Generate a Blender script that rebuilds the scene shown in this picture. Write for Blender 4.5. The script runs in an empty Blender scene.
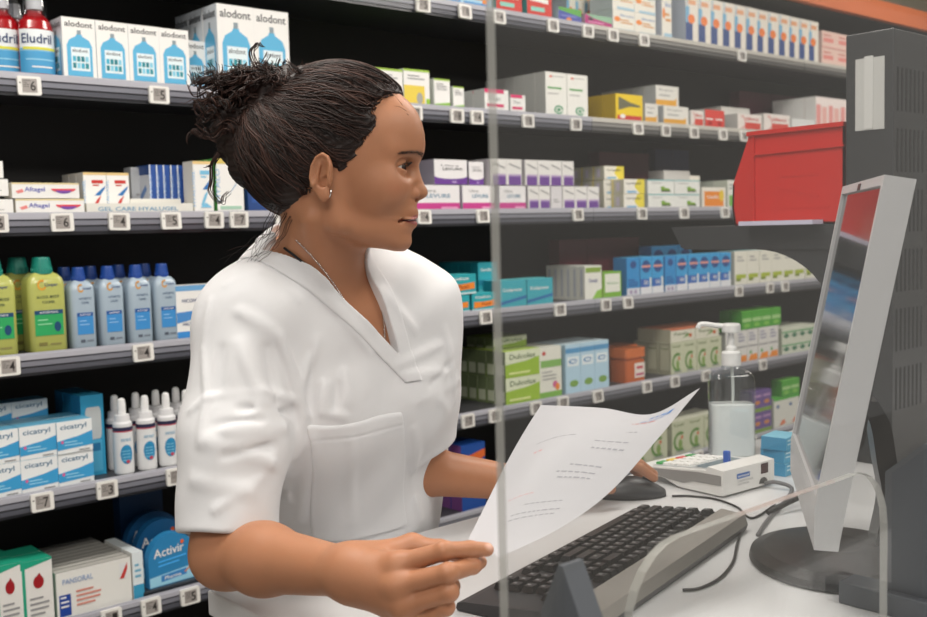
FASTBODY = False
import bpy, bmesh, math, random, time
T0 = time.time()
import numpy as np
from mathutils import Vector, Matrix
random.seed(7); np.random.seed(7)
S = bpy.context.scene
C = S.collection

# ------------------------------------------------------------------ camera
EYE = np.array([0.0, 0.0, 1.42])
YAW, PITCH, ROLL, FPX = 0.840, 0.0757, -0.0255, 1050.0
def cam_axes():
    F = np.array([math.cos(PITCH)*math.cos(YAW), math.cos(PITCH)*math.sin(YAW), -math.sin(PITCH)])
    r = np.array([math.sin(YAW), -math.cos(YAW), 0.0]); u = np.cross(r, F)
    return math.cos(ROLL)*r+math.sin(ROLL)*u, -math.sin(ROLL)*r+math.cos(ROLL)*u, F
RIGHT, UP, FWD = cam_axes()
def at(px, py, X=None, Y=None, Z=None, d=None):
    """the point of the place seen at a column and row of the photograph, at a known depth or plane"""
    r = FWD+(px-463.5)/FPX*RIGHT-(py-308.5)/FPX*UP
    t = d if d is not None else (X/r[0] if X is not None else Y/r[1] if Y is not None else (Z-1.42)/r[2])
    return EYE+t*r
cd = bpy.data.cameras.new('camera'); cam = bpy.data.objects.new('camera', cd); C.objects.link(cam)
cam.matrix_world = Matrix(((RIGHT[0], UP[0], -FWD[0], 0), (RIGHT[1], UP[1], -FWD[1], 0), (RIGHT[2], UP[2], -FWD[2], 1.42), (0, 0, 0, 1)))
cd.sensor_width = 36; cd.lens = FPX/927*36; cd.clip_start = 0.02
cd.dof.use_dof = True; cd.dof.focus_distance = 1.36; cd.dof.aperture_fstop = 7.5
S.camera = cam

# ------------------------------------------------------------------ light
W = bpy.data.worlds.new('world'); S.world = W; W.use_nodes = True
W.node_tree.nodes['Background'].inputs[0].default_value = (1.0, 0.97, 0.93, 1)
W.node_tree.nodes['Background'].inputs[1].default_value = 0.325
S.view_settings.view_transform = 'Standard'; S.view_settings.look = 'None'
S.view_settings.gamma = 1; S.view_settings.use_curve_mapping = False
S.view_settings.exposure = 0.0
S.cycles.use_denoising = True
S.cycles.max_bounces = 8; S.cycles.transparent_max_bounces = 12
def area(name, loc, size, sy, power, rot=(0, 0, 0), col=(1, .95, .88)):
    l = bpy.data.lights.new(name, 'AREA'); l.shape = 'RECTANGLE'; l.size = size; l.size_y = sy
    l.energy = power*.70; l.color = col
    o = bpy.data.objects.new(name, l); o.location = loc; o.rotation_euler = rot; C.objects.link(o); return o
# ceiling luminaires: (x, y, power)
LAMPS = [(0.5, 1.3, 34), (2.6, 1.3, 30), (4.7, 1.3, 30), (-0.7, -0.2, 40), (1.5, -0.5, 40), (3.8, -0.5, 25)]
for i, (x, y, p) in enumerate(LAMPS):
    area('ceiling_lamp_light', (x, y, 2.80), 1.15, 0.55, p)

# ------------------------------------------------------------------ helpers
def lin(c):
    return tuple(((v/12.92) if v <= .04045 else ((v+.055)/1.055)**2.4) for v in c)
def hx(s):
    return lin(tuple(int(s[i:i+2], 16)/255 for i in (0, 2, 4)))
MATS = {}
def mat(name, col=None, rough=.5, metal=0, attr=False, coat=0, noise=0, nscale=40, bump=0, bscale=200, alpha=None, spec=.5, emit=0, sss=0):
    if name in MATS: return MATS[name]
    m = bpy.data.materials.new(name); m.use_nodes = True; nt = m.node_tree; b = nt.nodes['Principled BSDF']
    b.inputs['Roughness'].default_value = rough; b.inputs['Metallic'].default_value = metal
    b.inputs['Specular IOR Level'].default_value = spec
    if coat: b.inputs['Coat Weight'].default_value = coat; b.inputs['Coat Roughness'].default_value = .15
    src = None
    if attr:
        a = nt.nodes.new('ShaderNodeAttribute'); a.attribute_name = 'Col'; src = a.outputs['Color']
    else:
        rgb = nt.nodes.new('ShaderNodeRGB'); rgb.outputs[0].default_value = (*col, 1); src = rgb.outputs[0]
    if noise or bump:
        tc = nt.nodes.new('ShaderNodeTexCoord')
    if noise:
        n = nt.nodes.new('ShaderNodeTexNoise'); n.inputs['Scale'].default_value = nscale; n.inputs['Detail'].default_value = 5
        nt.links.new(tc.outputs['Object'], n.inputs['Vector'])
        mr = nt.nodes.new('ShaderNodeMapRange'); mr.inputs['To Min'].default_value = 1-noise; mr.inputs['To Max'].default_value = 1+noise
        nt.links.new(n.outputs['Fac'], mr.inputs['Value'])
        mx = nt.nodes.new('ShaderNodeVectorMath'); mx.operation = 'SCALE'
        nt.links.new(src, mx.inputs[0]); nt.links.new(mr.outputs[0], mx.inputs['Scale']); src = mx.outputs[0]
    nt.links.new(src, b.inputs['Base Color'])
    if bump:
        n2 = nt.nodes.new('ShaderNodeTexNoise'); n2.inputs['Scale'].default_value = bscale; n2.inputs['Detail'].default_value = 3
        nt.links.new(tc.outputs['Object'], n2.inputs['Vector'])
        bp = nt.nodes.new('ShaderNodeBump'); bp.inputs['Strength'].default_value = bump; bp.inputs['Distance'].default_value = .002
        nt.links.new(n2.outputs['Fac'], bp.inputs['Height']); nt.links.new(bp.outputs[0], b.inputs['Normal'])
    if sss:
        b.inputs['Subsurface Weight'].default_value = sss; b.inputs['Subsurface Scale'].default_value = .006
        b.inputs['Subsurface Radius'].default_value = (1, .35, .2)
    if emit:
        b.inputs['Emission Color'].default_value = (*col, 1); b.inputs['Emission Strength'].default_value = emit
    MATS[name] = m; return m
def clear_mat(name, tint=(1, 1, 1), refl=.06, rough=.02, dens=0, white=(1, 1, 1)):
    """clear sheet or liquid: light passes, a fresnel share is mirrored, a little is veiled"""
    m = bpy.data.materials.new(name); m.use_nodes = True; nt = m.node_tree; nt.nodes.clear()
    out = nt.nodes.new('ShaderNodeOutputMaterial'); tr = nt.nodes.new('ShaderNodeBsdfTransparent'); tr.inputs[0].default_value = (*tint, 1)
    gl = nt.nodes.new('ShaderNodeBsdfGlossy'); gl.inputs['Roughness'].default_value = rough
    fr = nt.nodes.new('ShaderNodeLayerWeight'); fr.inputs[0].default_value = .5
    pw = nt.nodes.new('ShaderNodeMath'); pw.operation = 'POWER'; pw.inputs[1].default_value = 5; nt.links.new(fr.outputs['Facing'], pw.inputs[0])
    sc = nt.nodes.new('ShaderNodeMath'); sc.operation = 'MULTIPLY_ADD'; sc.inputs[1].default_value = .7; sc.inputs[2].default_value = refl; sc.use_clamp = True
    nt.links.new(pw.outputs[0], sc.inputs[0])
    mix = nt.nodes.new('ShaderNodeMixShader'); nt.links.new(sc.outputs[0], mix.inputs[0]); last = tr.outputs[0]
    if dens:
        df = nt.nodes.new('ShaderNodeBsdfDiffuse'); df.inputs[0].default_value = (*white, 1)
        m2 = nt.nodes.new('ShaderNodeMixShader'); m2.inputs[0].default_value = dens
        nt.links.new(last, m2.inputs[1]); nt.links.new(df.outputs[0], m2.inputs[2]); last = m2.outputs[0]
    nt.links.new(last, mix.inputs[1]); nt.links.new(gl.outputs[0], mix.inputs[2]); nt.links.new(mix.outputs[0], out.inputs[0])
    MATS[name] = m; return m

_tc = {}
def text_geo(s):
    if s in _tc: return _tc[s]
    cu = bpy.data.curves.new('t', 'FONT'); cu.body = s; cu.resolution_u = 2; cu.offset = .012
    o = bpy.data.objects.new('t', cu); C.objects.link(o)
    dg = bpy.context.evaluated_depsgraph_get(); dg.update()
    me = bpy.data.meshes.new_from_object(o.evaluated_get(dg))
    v = np.array([list(x.co)[:2] for x in me.vertices]); f = [tuple(p.vertices) for p in me.polygons]
    bpy.data.objects.remove(o); bpy.data.curves.remove(cu); bpy.data.meshes.remove(me)
    v -= v.min(0); v /= v.max(0)
    _tc[s] = (v, f); return _tc[s]

class MB:
    def __init__(s): s.v = []; s.f = []; s.c = []; s.m = []; s.sm = []
    def add(s, vs, fs, col=(.8, .8, .8), m=0, smooth=False):
        b = len(s.v); s.v += [tuple(map(float, p)) for p in vs]
        for f in fs: s.f.append(tuple(b+i for i in f)); s.c.append(col); s.m.append(m); s.sm.append(smooth)
        return s
    def box(s, a, b, col=(.8, .8, .8), m=0, cols=None, bev=0):
        x0, y0, z0 = a; x1, y1, z1 = b
        if bev:
            bm = bmesh.new(); bmesh.ops.create_cube(bm, size=1)
            for v in bm.verts: v.co = Vector(((v.co.x+.5)*(x1-x0)+x0, (v.co.y+.5)*(y1-y0)+y0, (v.co.z+.5)*(z1-z0)+z0))
            bmesh.ops.bevel(bm, geom=bm.edges[:], offset=bev, segments=2, affect='EDGES', profile=.5)
            bm.verts.index_update()
            s.add([v.co[:] for v in bm.verts], [[v.index for v in f.verts] for f in bm.faces], col, m); bm.free(); return s
        vs = [(x0, y0, z0), (x1, y0, z0), (x1, y1, z0), (x0, y1, z0), (x0, y0, z1), (x1, y0, z1), (x1, y1, z1), (x0, y1, z1)]
        fs = [(0, 1, 5, 4), (1, 2, 6, 5), (2, 3, 7, 6), (3, 0, 4, 7), (4, 5, 6, 7), (3, 2, 1, 0)]   # front right back left top bottom
        for i, f in enumerate(fs):
            s.add([vs[k] for k in f], [(0, 1, 2, 3)], cols[i] if cols else col, m)
        return s
    def prism(s, pts, y0, y1, col=(.8, .8, .8), m=0, plane='xz', smooth=False):
        """polygon given in a plane, extruded along the third axis"""
        n = len(pts)
        def P(p, t):
            return {'xz': (p[0], t, p[1]), 'xy': (p[0], p[1], t), 'yz': (t, p[0], p[1])}[plane]
        vs = [P(p, y0) for p in pts]+[P(p, y1) for p in pts]
        fs = [tuple(range(n))[::-1], tuple(range(n, 2*n))]+[(i, (i+1) % n, n+(i+1) % n, n+i) for i in range(n)]
        return s.add(vs, fs, col, m, smooth)
    def lathe(s, prof, c=(0, 0, 0), n=24, col=(.8, .8, .8), m=0, sx=1, sy=1, smooth=True, cols=None):
        vs = []
        for r, z in prof:
            for i in range(n):
                a = 2*math.pi*i/n; vs.append((c[0]+r*sx*math.cos(a), c[1]+r*sy*math.sin(a), c[2]+z))
        for k in range(len(prof)-1):
            cc = cols[k] if cols else col
            s.add([vs[k*n+i] for i in range(n)]+[vs[(k+1)*n+i] for i in range(n)], [(i, (i+1) % n, n+(i+1) % n, n+i) for i in range(n)], cc, m, smooth)
        for k, fl in ((0, True), (len(prof)-1, False)):
            if prof[k][0] > 1e-5:
                f = [vs[k*n+i] for i in range(n)]; s.add(f[::-1] if fl else f, [tuple(range(n))], (cols[min(k, len(cols)-1)] if cols else col), m)
        return s
    def tube(s, pts, r, n=6, col=(.8, .8, .8), m=0, cap=True):
        P = np.array(pts, float); N = len(P)
        R = np.full(N, r) if np.isscalar(r) else np.array(r)
        T = np.gradient(P, axis=0); T /= np.linalg.norm(T, axis=1)[:, None]+1e-12
        up = np.array([0, 0, 1.]) if abs(T[0][2]) < .9 else np.array([1., 0, 0])
        vs = []; a = np.cross(T[0], up); a /= np.linalg.norm(a)
        for k in range(N):
            a = a-T[k]*(a@T[k]); a /= np.linalg.norm(a)+1e-12; b = np.cross(T[k], a)
            for i in range(n):
                t = 2*math.pi*i/n; vs.append(P[k]+R[k]*(math.cos(t)*a+math.sin(t)*b))
        fs = [(k*n+i, k*n+(i+1) % n, (k+1)*n+(i+1) % n, (k+1)*n+i) for k in range(N-1) for i in range(n)]
        if cap: fs += [tuple(range(n))[::-1], tuple((N-1)*n+i for i in range(n))]
        return s.add(vs, fs, col, m, True)
    def text(s, t, o, r, u, w, h, col, m=0):
        v, f = text_geo(t); o, r, u = map(np.array, (o, r, u))
        return s.add([o+r*w*p[0]+u*h*p[1] for p in v], f, col, m)
    def build(s, name, mats, parent=None, loc=None, rz=0):
        me = mesh_of(s, name, mats)
        o = bpy.data.objects.new(name, me); C.objects.link(o)
        if parent: o.parent = parent
        if loc is not None: o.location = loc
        o.rotation_euler = (0, 0, rz)
        return o
def mesh_of(s, name, mats):
    me = bpy.data.meshes.new(name); me.from_pydata(s.v, [], s.f)
    for m in (mats if isinstance(mats, (list, tuple)) else [mats]): me.materials.append(m)
    me.polygons.foreach_set('material_index', s.m); me.polygons.foreach_set('use_smooth', s.sm)
    ca = me.color_attributes.new('Col', 'FLOAT_COLOR', 'CORNER')
    L = np.array([len(f) for f in s.f]); cc = np.repeat(np.array([(*c, 1) for c in s.c], np.float32), L, axis=0)
    ca.data.foreach_set('color', cc.ravel()); me.update(); return me
def tag(o, label=None, cat=None, group=None, kind=None):
    if label: o['label'] = label
    if cat: o['category'] = cat
    if group: o['group'] = group
    if kind: o['kind'] = kind
    return o
def empty(name, loc=(0, 0, 0), rz=0, rot=None):
    o = bpy.data.objects.new(name, None); o.location = loc; o.rotation_euler = rot or (0, 0, rz); o.empty_display_size = .05
    C.objects.link(o); return o
def rrect(x0, y0, x1, y1, r, n=5):
    p = []
    for cx, cy, a0 in ((x1-r, y1-r, 0), (x0+r, y1-r, 90), (x0+r, y0+r, 180), (x1-r, y0+r, 270)):
        for i in range(n+1):
            a = math.radians(a0+90*i/n); p.append((cx+r*math.cos(a), cy+r*math.sin(a)))
    return p
def ell(cx, cy, rx, ry, n=20, a0=0, a1=360):
    return [(cx+rx*math.cos(math.radians(a0+(a1-a0)*i/n)), cy+ry*math.sin(math.radians(a0+(a1-a0)*i/n))) for i in range(n if a1-a0 == 360 else n+1)]

# ------------------------------------------------------------------ materials
white_paint = mat('wall_paint', hx('d8cdb4'), .8, noise=.03, nscale=3)
floor_m = mat('floor_vinyl', hx('8f8a84'), .4, noise=.08, nscale=6)
ceil_m = mat('ceiling_paint', hx('cfcbc4'), .9)
black_m = mat('black_laminate', hx('1b1a19'), .6, noise=.1)
shelf_m = mat('shelf_steel', hx('3a3a3e'), .45, noise=.05)
rail_m = mat('rail_plastic', attr=True, rough=.28, coat=.5)
fascia_m = mat('orange_fascia', hx('d9713c'), .6)
print_m = mat('printed_carton', attr=True, rough=.42)
plastic_m = mat('plastic', attr=True, rough=.35)
tag_m = mat('tag_plastic', attr=True, rough=.4)

# ------------------------------------------------------------------ room
def struct(name, a, b, m, kind='structure'):
    o = MB().box(a, b).build(name, m); o['kind'] = kind; return o
struct('floor', (-1.6, -2.6, -.1), (8.6, 2.9, 0), floor_m)
struct('ceiling', (-1.6, -2.6, 2.9), (8.6, 2.9, 3.0), ceil_m)
struct('wall_back', (-1.6, 2.8, 0), (8.6, 2.9, 2.9), white_paint)
struct('wall_right', (8.5, -2.6, 0), (8.6, 2.8, 2.9), white_paint)
for (x, y, p) in LAMPS:
    t = empty('ceiling_light', (x, y, 2.9))
    MB().box((-.62, -.32, -.06), (.62, .32, 0), (.8, .8, .8)).build('housing', plastic_m, t)
    MB().box((-.57, -.27, -.068), (.57, .27, -.0602)).build('diffuser', mat('lamp_diffuser', (1, .95, .88), .5, emit=3), t)
    tag(t, 'flat rectangular luminaire set in the ceiling', 'ceiling light', 'ceiling lights')

# ------------------------------------------------------------------ shelving
YS = 2.3125                      # front plane of the shelf rails
SZ = dict(T=2.075, A=1.773, B=1.475, C=1.172, D=.868, E=.570, F=.270)
TZ = dict(T=2.051, A=1.748, B=1.457, C=1.153, D=.849, E=.551)
SX0, SX1, DEEP = 0.0, 7.2, .36
unit = empty('shelving_unit', (0, YS, 0))
tag(unit, 'long black wall shelving unit behind the woman, filled with pharmacy products', 'shelving')
g1, g2, g3, g4 = hx('b4b4bd'), hx('80818b'), hx('54555e'), hx('36373d')
MB().box((SX0, DEEP+.005, .1), (SX1, DEEP+.03, 2.42)).build('back_panel', black_m, unit)
for x in (SX0-.03, SX1): MB().box((x, 0, 0), (x+.03, DEEP+.03, 2.42)).build('side_panel', black_m, unit)
MB().box((SX0, .02, 0), (SX1, .05, .1)).build('plinth', black_m, unit)
MB().box((SX0, .0, 2.315), (SX1, .03, 2.40)).build('fascia', fascia_m, unit)
MB().box((SX0, .03, 2.31), (SX1, DEEP+.03, 2.33)).build('top_panel', black_m, unit)
for k, z in SZ.items():
    sh = MB().box((SX0, .004, z-.022), (SX1, DEEP, z)).build('shelf', shelf_m, unit)
    r = MB()
    # moulded price rail: clear top lip, stripes, lower lip
    pr = [(z+.004, z, g1, .000), (z, z-.011, g1, -.004), (z-.011, z-.015, g3, -.001), (z-.015, z-.025, g2, -.003), (z-.025, z-.029, g4, 0), (z-.029, z-.039, g3, -.003), (z-.039, z-.046, g4, .002)]
    for (za, zb, c, yo) in pr:
        x = SX0
        while x < SX1-.01:
            x2 = min(x+1.33, SX1)
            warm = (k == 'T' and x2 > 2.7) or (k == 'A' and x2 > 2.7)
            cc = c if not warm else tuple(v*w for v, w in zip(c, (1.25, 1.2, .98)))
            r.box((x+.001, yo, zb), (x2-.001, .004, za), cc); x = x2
    r.build('price_rail', rail_m, sh)

# ------------------------------------------------------------------ electronic shelf tags
ORD = ['first', 'second', 'third', 'fourth', 'fifth', 'sixth', 'seventh', 'eighth', 'ninth', 'tenth', 'eleventh', 'twelfth', 'thirteenth', 'fourteenth', 'fifteenth', 'sixteenth']
SHN = dict(T='topmost', A='second highest', B='third highest', C='fourth highest', D='fifth highest', E='lowest visible')
def make_tag(dig):
    t = MB(); w, h = .049, .040
    t.prism(rrect(-w/2, -h/2, w/2, h/2, .004, 3), 0, .008, hx('e9e7e2'))
    s_ = MB(); s_.prism(rrect(-.0155, -.0145, .0155, .0145, .001, 2), -.0006, 0, hx('a09a96'))
    k = hx('4a4544'); s2 = -.0008
    rr = random.Random(ord(dig))
    for j in range(4):
        y = .011-.0042*j; x1 = -.013+rr.uniform(.006, .016)
        s_.add([(-.013, s2, y-.0012), (x1, s2, y-.0012), (x1, s2, y), (-.013, s2, y)], [(0, 1, 2, 3)], k)
    s_.text(dig, (.001, s2-.0002, -.011), (1, 0, 0), (0, 0, 1), .0115, .021, hx('2b2726'))
    t.add([(-.021, -.0003, .004), (-.018, -.0003, .004), (-.018, -.0003, .007), (-.021, -.0003, .007)], [(0, 1, 2, 3)], k)
    return mesh_of(t, 'price_tag', [tag_m]), mesh_of(s_, 'screen', [tag_m])
TAGS = {d: make_tag(d) for d in ('6', '5', '4', '7', '3', '1', '8')}
tags = dict(
 T=[(424, 6), (466, 12), (500, 18), (554, 26), (589, 31), (614, 36), (645, 41), (743, 60)],
 A=[(30, 89, '6'), (160, 97, '5'), (416, 110), (458, 116), (478, 118), (529, 121), (577, 125), (639, 130), (667, 132), (695, 134), (724, 136), (745, 138), (770, 141)],
 B=[(-3, 224), (63, 223, '6'), (120, 222), (172, 221, '5'), (215, 220), (240, 219), (285, 219), (425, 216), (484, 216), (579, 215), (643, 214), (685, 213), (726, 212), (748, 211)],
 C=[(9, 367, '4'), (144, 353, '4'), (443, 322), (487, 317), (561, 309), (607, 304), (629, 303), (740, 292), (771, 288), (786, 286)],
 D=[(43, 502, '7'), (108, 490, '3'), (177, 477, '4'), (469, 421), (496, 416), (537, 408), (564, 404), (599, 396), (648, 387), (676, 382), (707, 376), (764, 365)],
 E=[(112, 612, '1'), (152, 606, '4'), (191, 597, '5'), (754, 440), (700, 458)])
for k, lst in tags.items():
    lst = sorted(lst)
    for i, tt in enumerate(lst):
        dig = tt[2] if len(tt) > 2 else random.choice('64578')
        X = at(tt[0], tt[1], Y=YS-.014)[0]
        m1, m2 = TAGS[dig]
        o = bpy.data.objects.new('price_tag', m1); C.objects.link(o); o.location = (X, YS-.013, TZ[k])
        o.rotation_euler = (random.uniform(-.1, .02), random.uniform(-.03, .03), random.uniform(-.05, .05))
        q = bpy.data.objects.new('screen', m2); C.objects.link(q); q.parent = o
        tag(o, 'white electronic price tag, %s from left on the %s shelf rail' % (ORD[i], SHN[k]), 'price tag', 'electronic shelf tags')
# ------------------------------------------------------------------ printed cartons
class Art:
    """a carton standing with its front at y=0, centred on x; decals given in 0..1 of a face"""
    def __init__(s, w, h, d, front, side=None, top=None):
        s.mb = MB(); s.w, s.h, s.d, s.k = w, h, d, 0
        side = side or tuple(v*.97 for v in front); top = top or front
        s.mb.box((-w/2, 0, 0), (w/2, d, h), cols=[front, side, side, side, top, front])
    def P(s, x, y, f='F', e=None):
        e = .0003+.00012*s.k if e is None else e
        if f == 'F': return (-s.w/2+x*s.w, -e, y*s.h)
        if f == 'L': return (-s.w/2-e, s.d-x*s.d, y*s.h)
        return (-s.w/2+x*s.w, y*s.d, s.h+e)
    def poly(s, pts, col, f='F'):
        s.k += 1; s.mb.add([s.P(x, y, f) for x, y in pts], [tuple(range(len(pts)))], col); return s
    def r(s, x0, y0, x1, y1, col, f='F'): return s.poly([(x0, y0), (x1, y0), (x1, y1), (x0, y1)], col, f)
    def e(s, cx, cy, rx, ry, col, f='F', a0=0, a1=360): return s.poly(ell(cx, cy, rx, ry, 16, a0, a1), col, f)
    def arc(s, cx, cy, rx, ry, t, a0, a1, col, f='F'):
        o = ell(cx, cy, rx, ry, 12, a0, a1); i = ell(cx, cy, rx-t*rx, ry-t*ry, 12, a0, a1); return s.poly(o+i[::-1], col, f)
    def t(s, txt, x, y, w, h, col, f='F', vert=False):
        s.k += 1; o = s.P(x, y, f)
        W = s.w if f in 'FT' else s.d; H = s.h if f in 'FL' else s.d
        rt = (1, 0, 0) if f in 'FT' else (0, -1, 0); up = (0, 0, 1) if f in 'FL' else (0, 1, 0)
        if vert: s.mb.text(txt, o, up, tuple(-v for v in rt), h*H, w*W, col)
        else: s.mb.text(txt, o, rt, up, w*W, h*H, col)
        return s
    def lines(s, x0, x1, y, n, dy, th, col, f='F', seed=1):
        rr = random.Random(seed)
        for i in range(n): s.r(x0, y-dy*i, x0+(x1-x0)*rr.uniform(.6, 1), y-dy*i+th, col, f)
        return s
WH = hx('f0efec'); OW = hx('e6e4de'); GRY = hx('9a9a9c'); DK = hx('35363c'); NV = hx('1f3a78'); BL = hx('2f74b8'); LB = hx('7cc0e2'); TL = hx('1f8f95')
RD = hx('c93a35'); OR = hx('ee8a35'); YL = hx('efd63c'); GN = hx('4aa04a'); LG = hx('9ac93f'); PK = hx('d93a86'); PU = hx('6b3f93'); MG = hx('b8307c'); CY = hx('29a8bd')
def d_mouth(w, h, d):
    a = Art(w, h, d, WH, hx('dfe6ec'))
    for f in 'FL':
        a.t('alodont', .08, .85, .84, .095, DK, f)
        a.r(.44, .72, .56, .8, hx('8c9aa2'), f)
        a.poly([(.12, .05), (.12, .55), (.2, .64), (.4, .70), (.42, .73), (.58, .73), (.6, .70), (.8, .64), (.88, .55), (.88, .05)], hx('5db3dc'), f)
        a.r(.24, .14, .8, .52, hx('e4f1f6'), f); a.t('alodont', .28, .44, .46, .055, DK, f)
        for i in range(4):
            for j in range(2):
                a.r(.28+.125*i, .18+.11*j, .375+.125*i, .265+.11*j, [hx('1b7f8c'), hx('8fd0e6'), hx('49b2d0'), hx('2b8f9c')][(i+2*j) % 4], f)
    return a
def d_aftagel(w, h, d):
    a = Art(w, h, d, WH, hx('e3ddd0')); a.r(0, .9, 1, 1, hx('ead9a8'))
    a.t('Aftagel', .18, .35, .3, .38, hx('5a5fb5')); a.poly([(.05, .45), (.15, .6), (.17, .4), (.08, .3)], hx('e88a86'))
    a.poly(ell(.76, .62, .19, .26, 12, 180, 360), hx('dc4a58')); a.poly(ell(.76, .5, .12, .2, 12, 180, 360), hx('7a4fa8')); return a
def d_paste(c1, c2):
    def f(w, h, d):
        a = Art(w, h, d, WH, hx('d9d5cb')); a.r(0, .94, 1, 1, hx('e8c98c'))
        a.t('HYALUGEL', .08, .12, .13, .7, hx('9dbfe0'), vert=True)
        a.r(.35, .74, .85, .82, c1); a.lines(.4, .8, .68, 1, .06, .03, c1)
        a.poly([(.45, .45), (.8, .62), (.95, .68), (.9, .6), (.7, .45)], c2); a.poly([(.35, .15), (.55, .35), (.75, .45), (.62, .28), (.45, .12)], c1)
        a.poly([(.3, .1), (.9, .1), (.6, .2)], hx('e9a08f') if c1 == RD else LB); return a
    return f
def d_spine(w, h, d):
    a = Art(w, h, d, hx('28509a'), hx('254784'), hx('dfe5ee')); a.r(.0, 0, .18, 1, hx('dfe5ee')); a.t('HYALU', .35, .2, .4, .6, hx('9db8e0'), vert=True)
    a.r(0, 0, 1, .8, hx('c9cdd6'), 'L'); a.poly([(.2, .2), (.8, .5), (.7, .6), (.3, .4)], hx('5b82bd'), 'L'); return a
def d_flat(w, h, d):
    a = Art(w, h, d, hx('e3e2da')); a.t('GEL CARE HYALUGEL', .1, .25, .75, .4, hx('6f9ec0')); return a
def d_green_tall(w, h, d):
    a = Art(w, h, d, WH, GN, hx('2f9670')); a.r(0, .9, 1, 1, hx('d9c46a')); a.t('HYALU', .12, .2, .16, .6, hx('9dbfe0'), vert=True)
    a.poly([(.4, .3), (.8, .6), (.9, .75), (.7, .5)], hx('4d8fc0')); a.r(.1, .06, .9, .12, hx('a8cdb8')); return a
def d_plain(c=WH, band=None, txt=None):
    def f(w, h, d):
        a = Art(w, h, d, c)
        if band: a.r(0, 0, 1, .2, band)
        if txt: a.t(txt, .15, .5, .7, .25, GRY)
        a.lines(.2, .8, .4, 2, .1, .04, GRY); return a
    return f
def d_comfort(w, h, d):
    a = Art(w, h, d, WH, hx('c8dcee')); a.r(0, .9, 1, 1, hx('6fa8d8')); a.t('HICONFORT', .12, .68, .5, .07, NV); a.t('ALCOMED', .35, .57, .5, .07, NV)
    a.poly([(0, .3), (1, .48), (1, .56), (0, .5)], hx('4f8fd0')); a.r(0, 0, 1, .14, hx('3f8fd6')); a.t('HICONFORT', .12, .25, .5, .06, NV); return a
def d_cic(w, h, d):
    a = Art(w, h, d, hx('eef1f2'), hx('3f93bd'), hx('63b0d2')); a.t('cicatryl', .1, .7, .74, .2, hx('3c6f92'))
    a.poly([(0, .12), (1, .18), (1, .62), (.6, .5), (0, .4)], hx('3fa0d6')); a.lines(.2, .75, .33, 2, .09, .03, hx('a7dcf2')); a.r(.6, .04, .9, .08, GRY)
    a.e(.14, .36, .04, .05, hx('e0679a')); return a
def d_tubebox(w, h, d):
    a = Art(w, h, d, hx('37a3cf'), hx('2a86b5')); a.poly(rrect(.18, .45, .88, .85, .1, 3), hx('cfd3d3')); a.poly([(.2, .05), (.86, .05), (.86, .44), (.2, .44)], hx('59b7dd')); a.r(.25, .3, .8, .4, hx('2f7fb0')); return a
def d_drop(w, h, d):
    g = hx('24a685'); a = Art(w, h, d, hx('eceae6'), g, g); a.r(0, 0, .14, 1, g); a.poly([(0, .88), (1, .97), (1, 1), (0, 1)], g)
    a.e(.55, .66, .17, .1, hx('a51e26')); a.poly([(.38, .68), (.72, .68), (.58, .8)], hx('a51e26')); a.lines(.25, .9, .4, 4, .08, .03, GRY); return a
def d_medic(w, h, d):
    a = Art(w, h, d, hx('ecebe6'), hx('dcdad2'), hx('c8c6c0')); a.r(.03, .03, .18, .5, hx('1f46a0')); a.lines(.05, .16, .42, 3, .1, .04, WH)
    a.r(.84, .55, .95, .9, hx('e8e8e8')); a.poly([(.84, .55), (.9, .55), (.95, .75), (.95, .9)], RD)
    a.t('PANSORAL', .08, .72, .4, .12, hx('8fa6cc')); a.lines(.25, .6, .5, 4, .1, .04, hx('dc8f80')); a.r(0, 0, 1, .08, hx('8f8d88'), 'T'); a.r(0, .9, 1, 1, hx('7f7d78'), 'T'); return a
def d_bluewhite(w, h, d):
    a = Art(w, h, d, hx('e6eef1'), WH); a.r(0, .0, 1, .3, hx('3d9cc4')); a.lines(.2, .8, .7, 3, .12, .05, hx('6fb3d0')); return a
def d_bluepack(w, h, d):
    a = Art(w, h, d, hx('4fa3c8'), hx('3d8fb8'), hx('7fc3dc')); a.lines(.1, .9, .7, 2, .3, .12, hx('bfe0ec')); return a
def d_activir(w, h, d):
    a = Art(w, h, d, hx('2f93cc'), hx('1c4a78')); a.t('pharma', .25, .25, .5, .3, WH); a.r(.0, .0, 1, .16, hx('bfe3f2')); return a
def d_greentop(lo=None):
    def f(w, h, d):
        a = Art(w, h, d, WH, hx('cfd3cc'), hx('8fbf4a')); a.r(0, .94, 1, 1, hx('a5c94f')); a.lines(.15, .85, .8, 2, .08, .035, GRY)
        if lo == 'y': a.r(0, 0, .8, .55, hx('e9cf52')); a.e(.6, .2, .12, .16, hx('a8a7a0')); a.r(.85, 0, 1, .2, LG)
        else: a.poly([(0, 0), (1, 0), (1, .18), (0, .1)], hx('8fc24a')); a.t('DOLI', .2, .6, .6, .1, GRY)
        return a
    return f
def d_pinkbar(w, h, d):
    a = Art(w, h, d, WH, hx('d6d8d6')); a.r(.0, .82, .8, 1, hx('d9356f')); a.r(.1, .2, .8, .34, hx('d9356f')); a.t('Titan', .15, .5, .5, .18, GRY); return a
def d_bigwhite(w, h, d):
    a = Art(w, h, d, hx('edece6'), hx('c5c6c2')); a.e(.25, .9, .07, .025, hx('e0624a')); a.r(.3, .9, .85, .915, GRY); a.r(.1, .62, .75, .66, GN); a.r(.1, .5, .6, .52, GRY)
    a.arc(.6, .15, .22, .1, .3, 0, 360, hx('3f9a6c')); a.e(.6, .15, .08, .04, hx('3f9a6c')); return a
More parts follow.
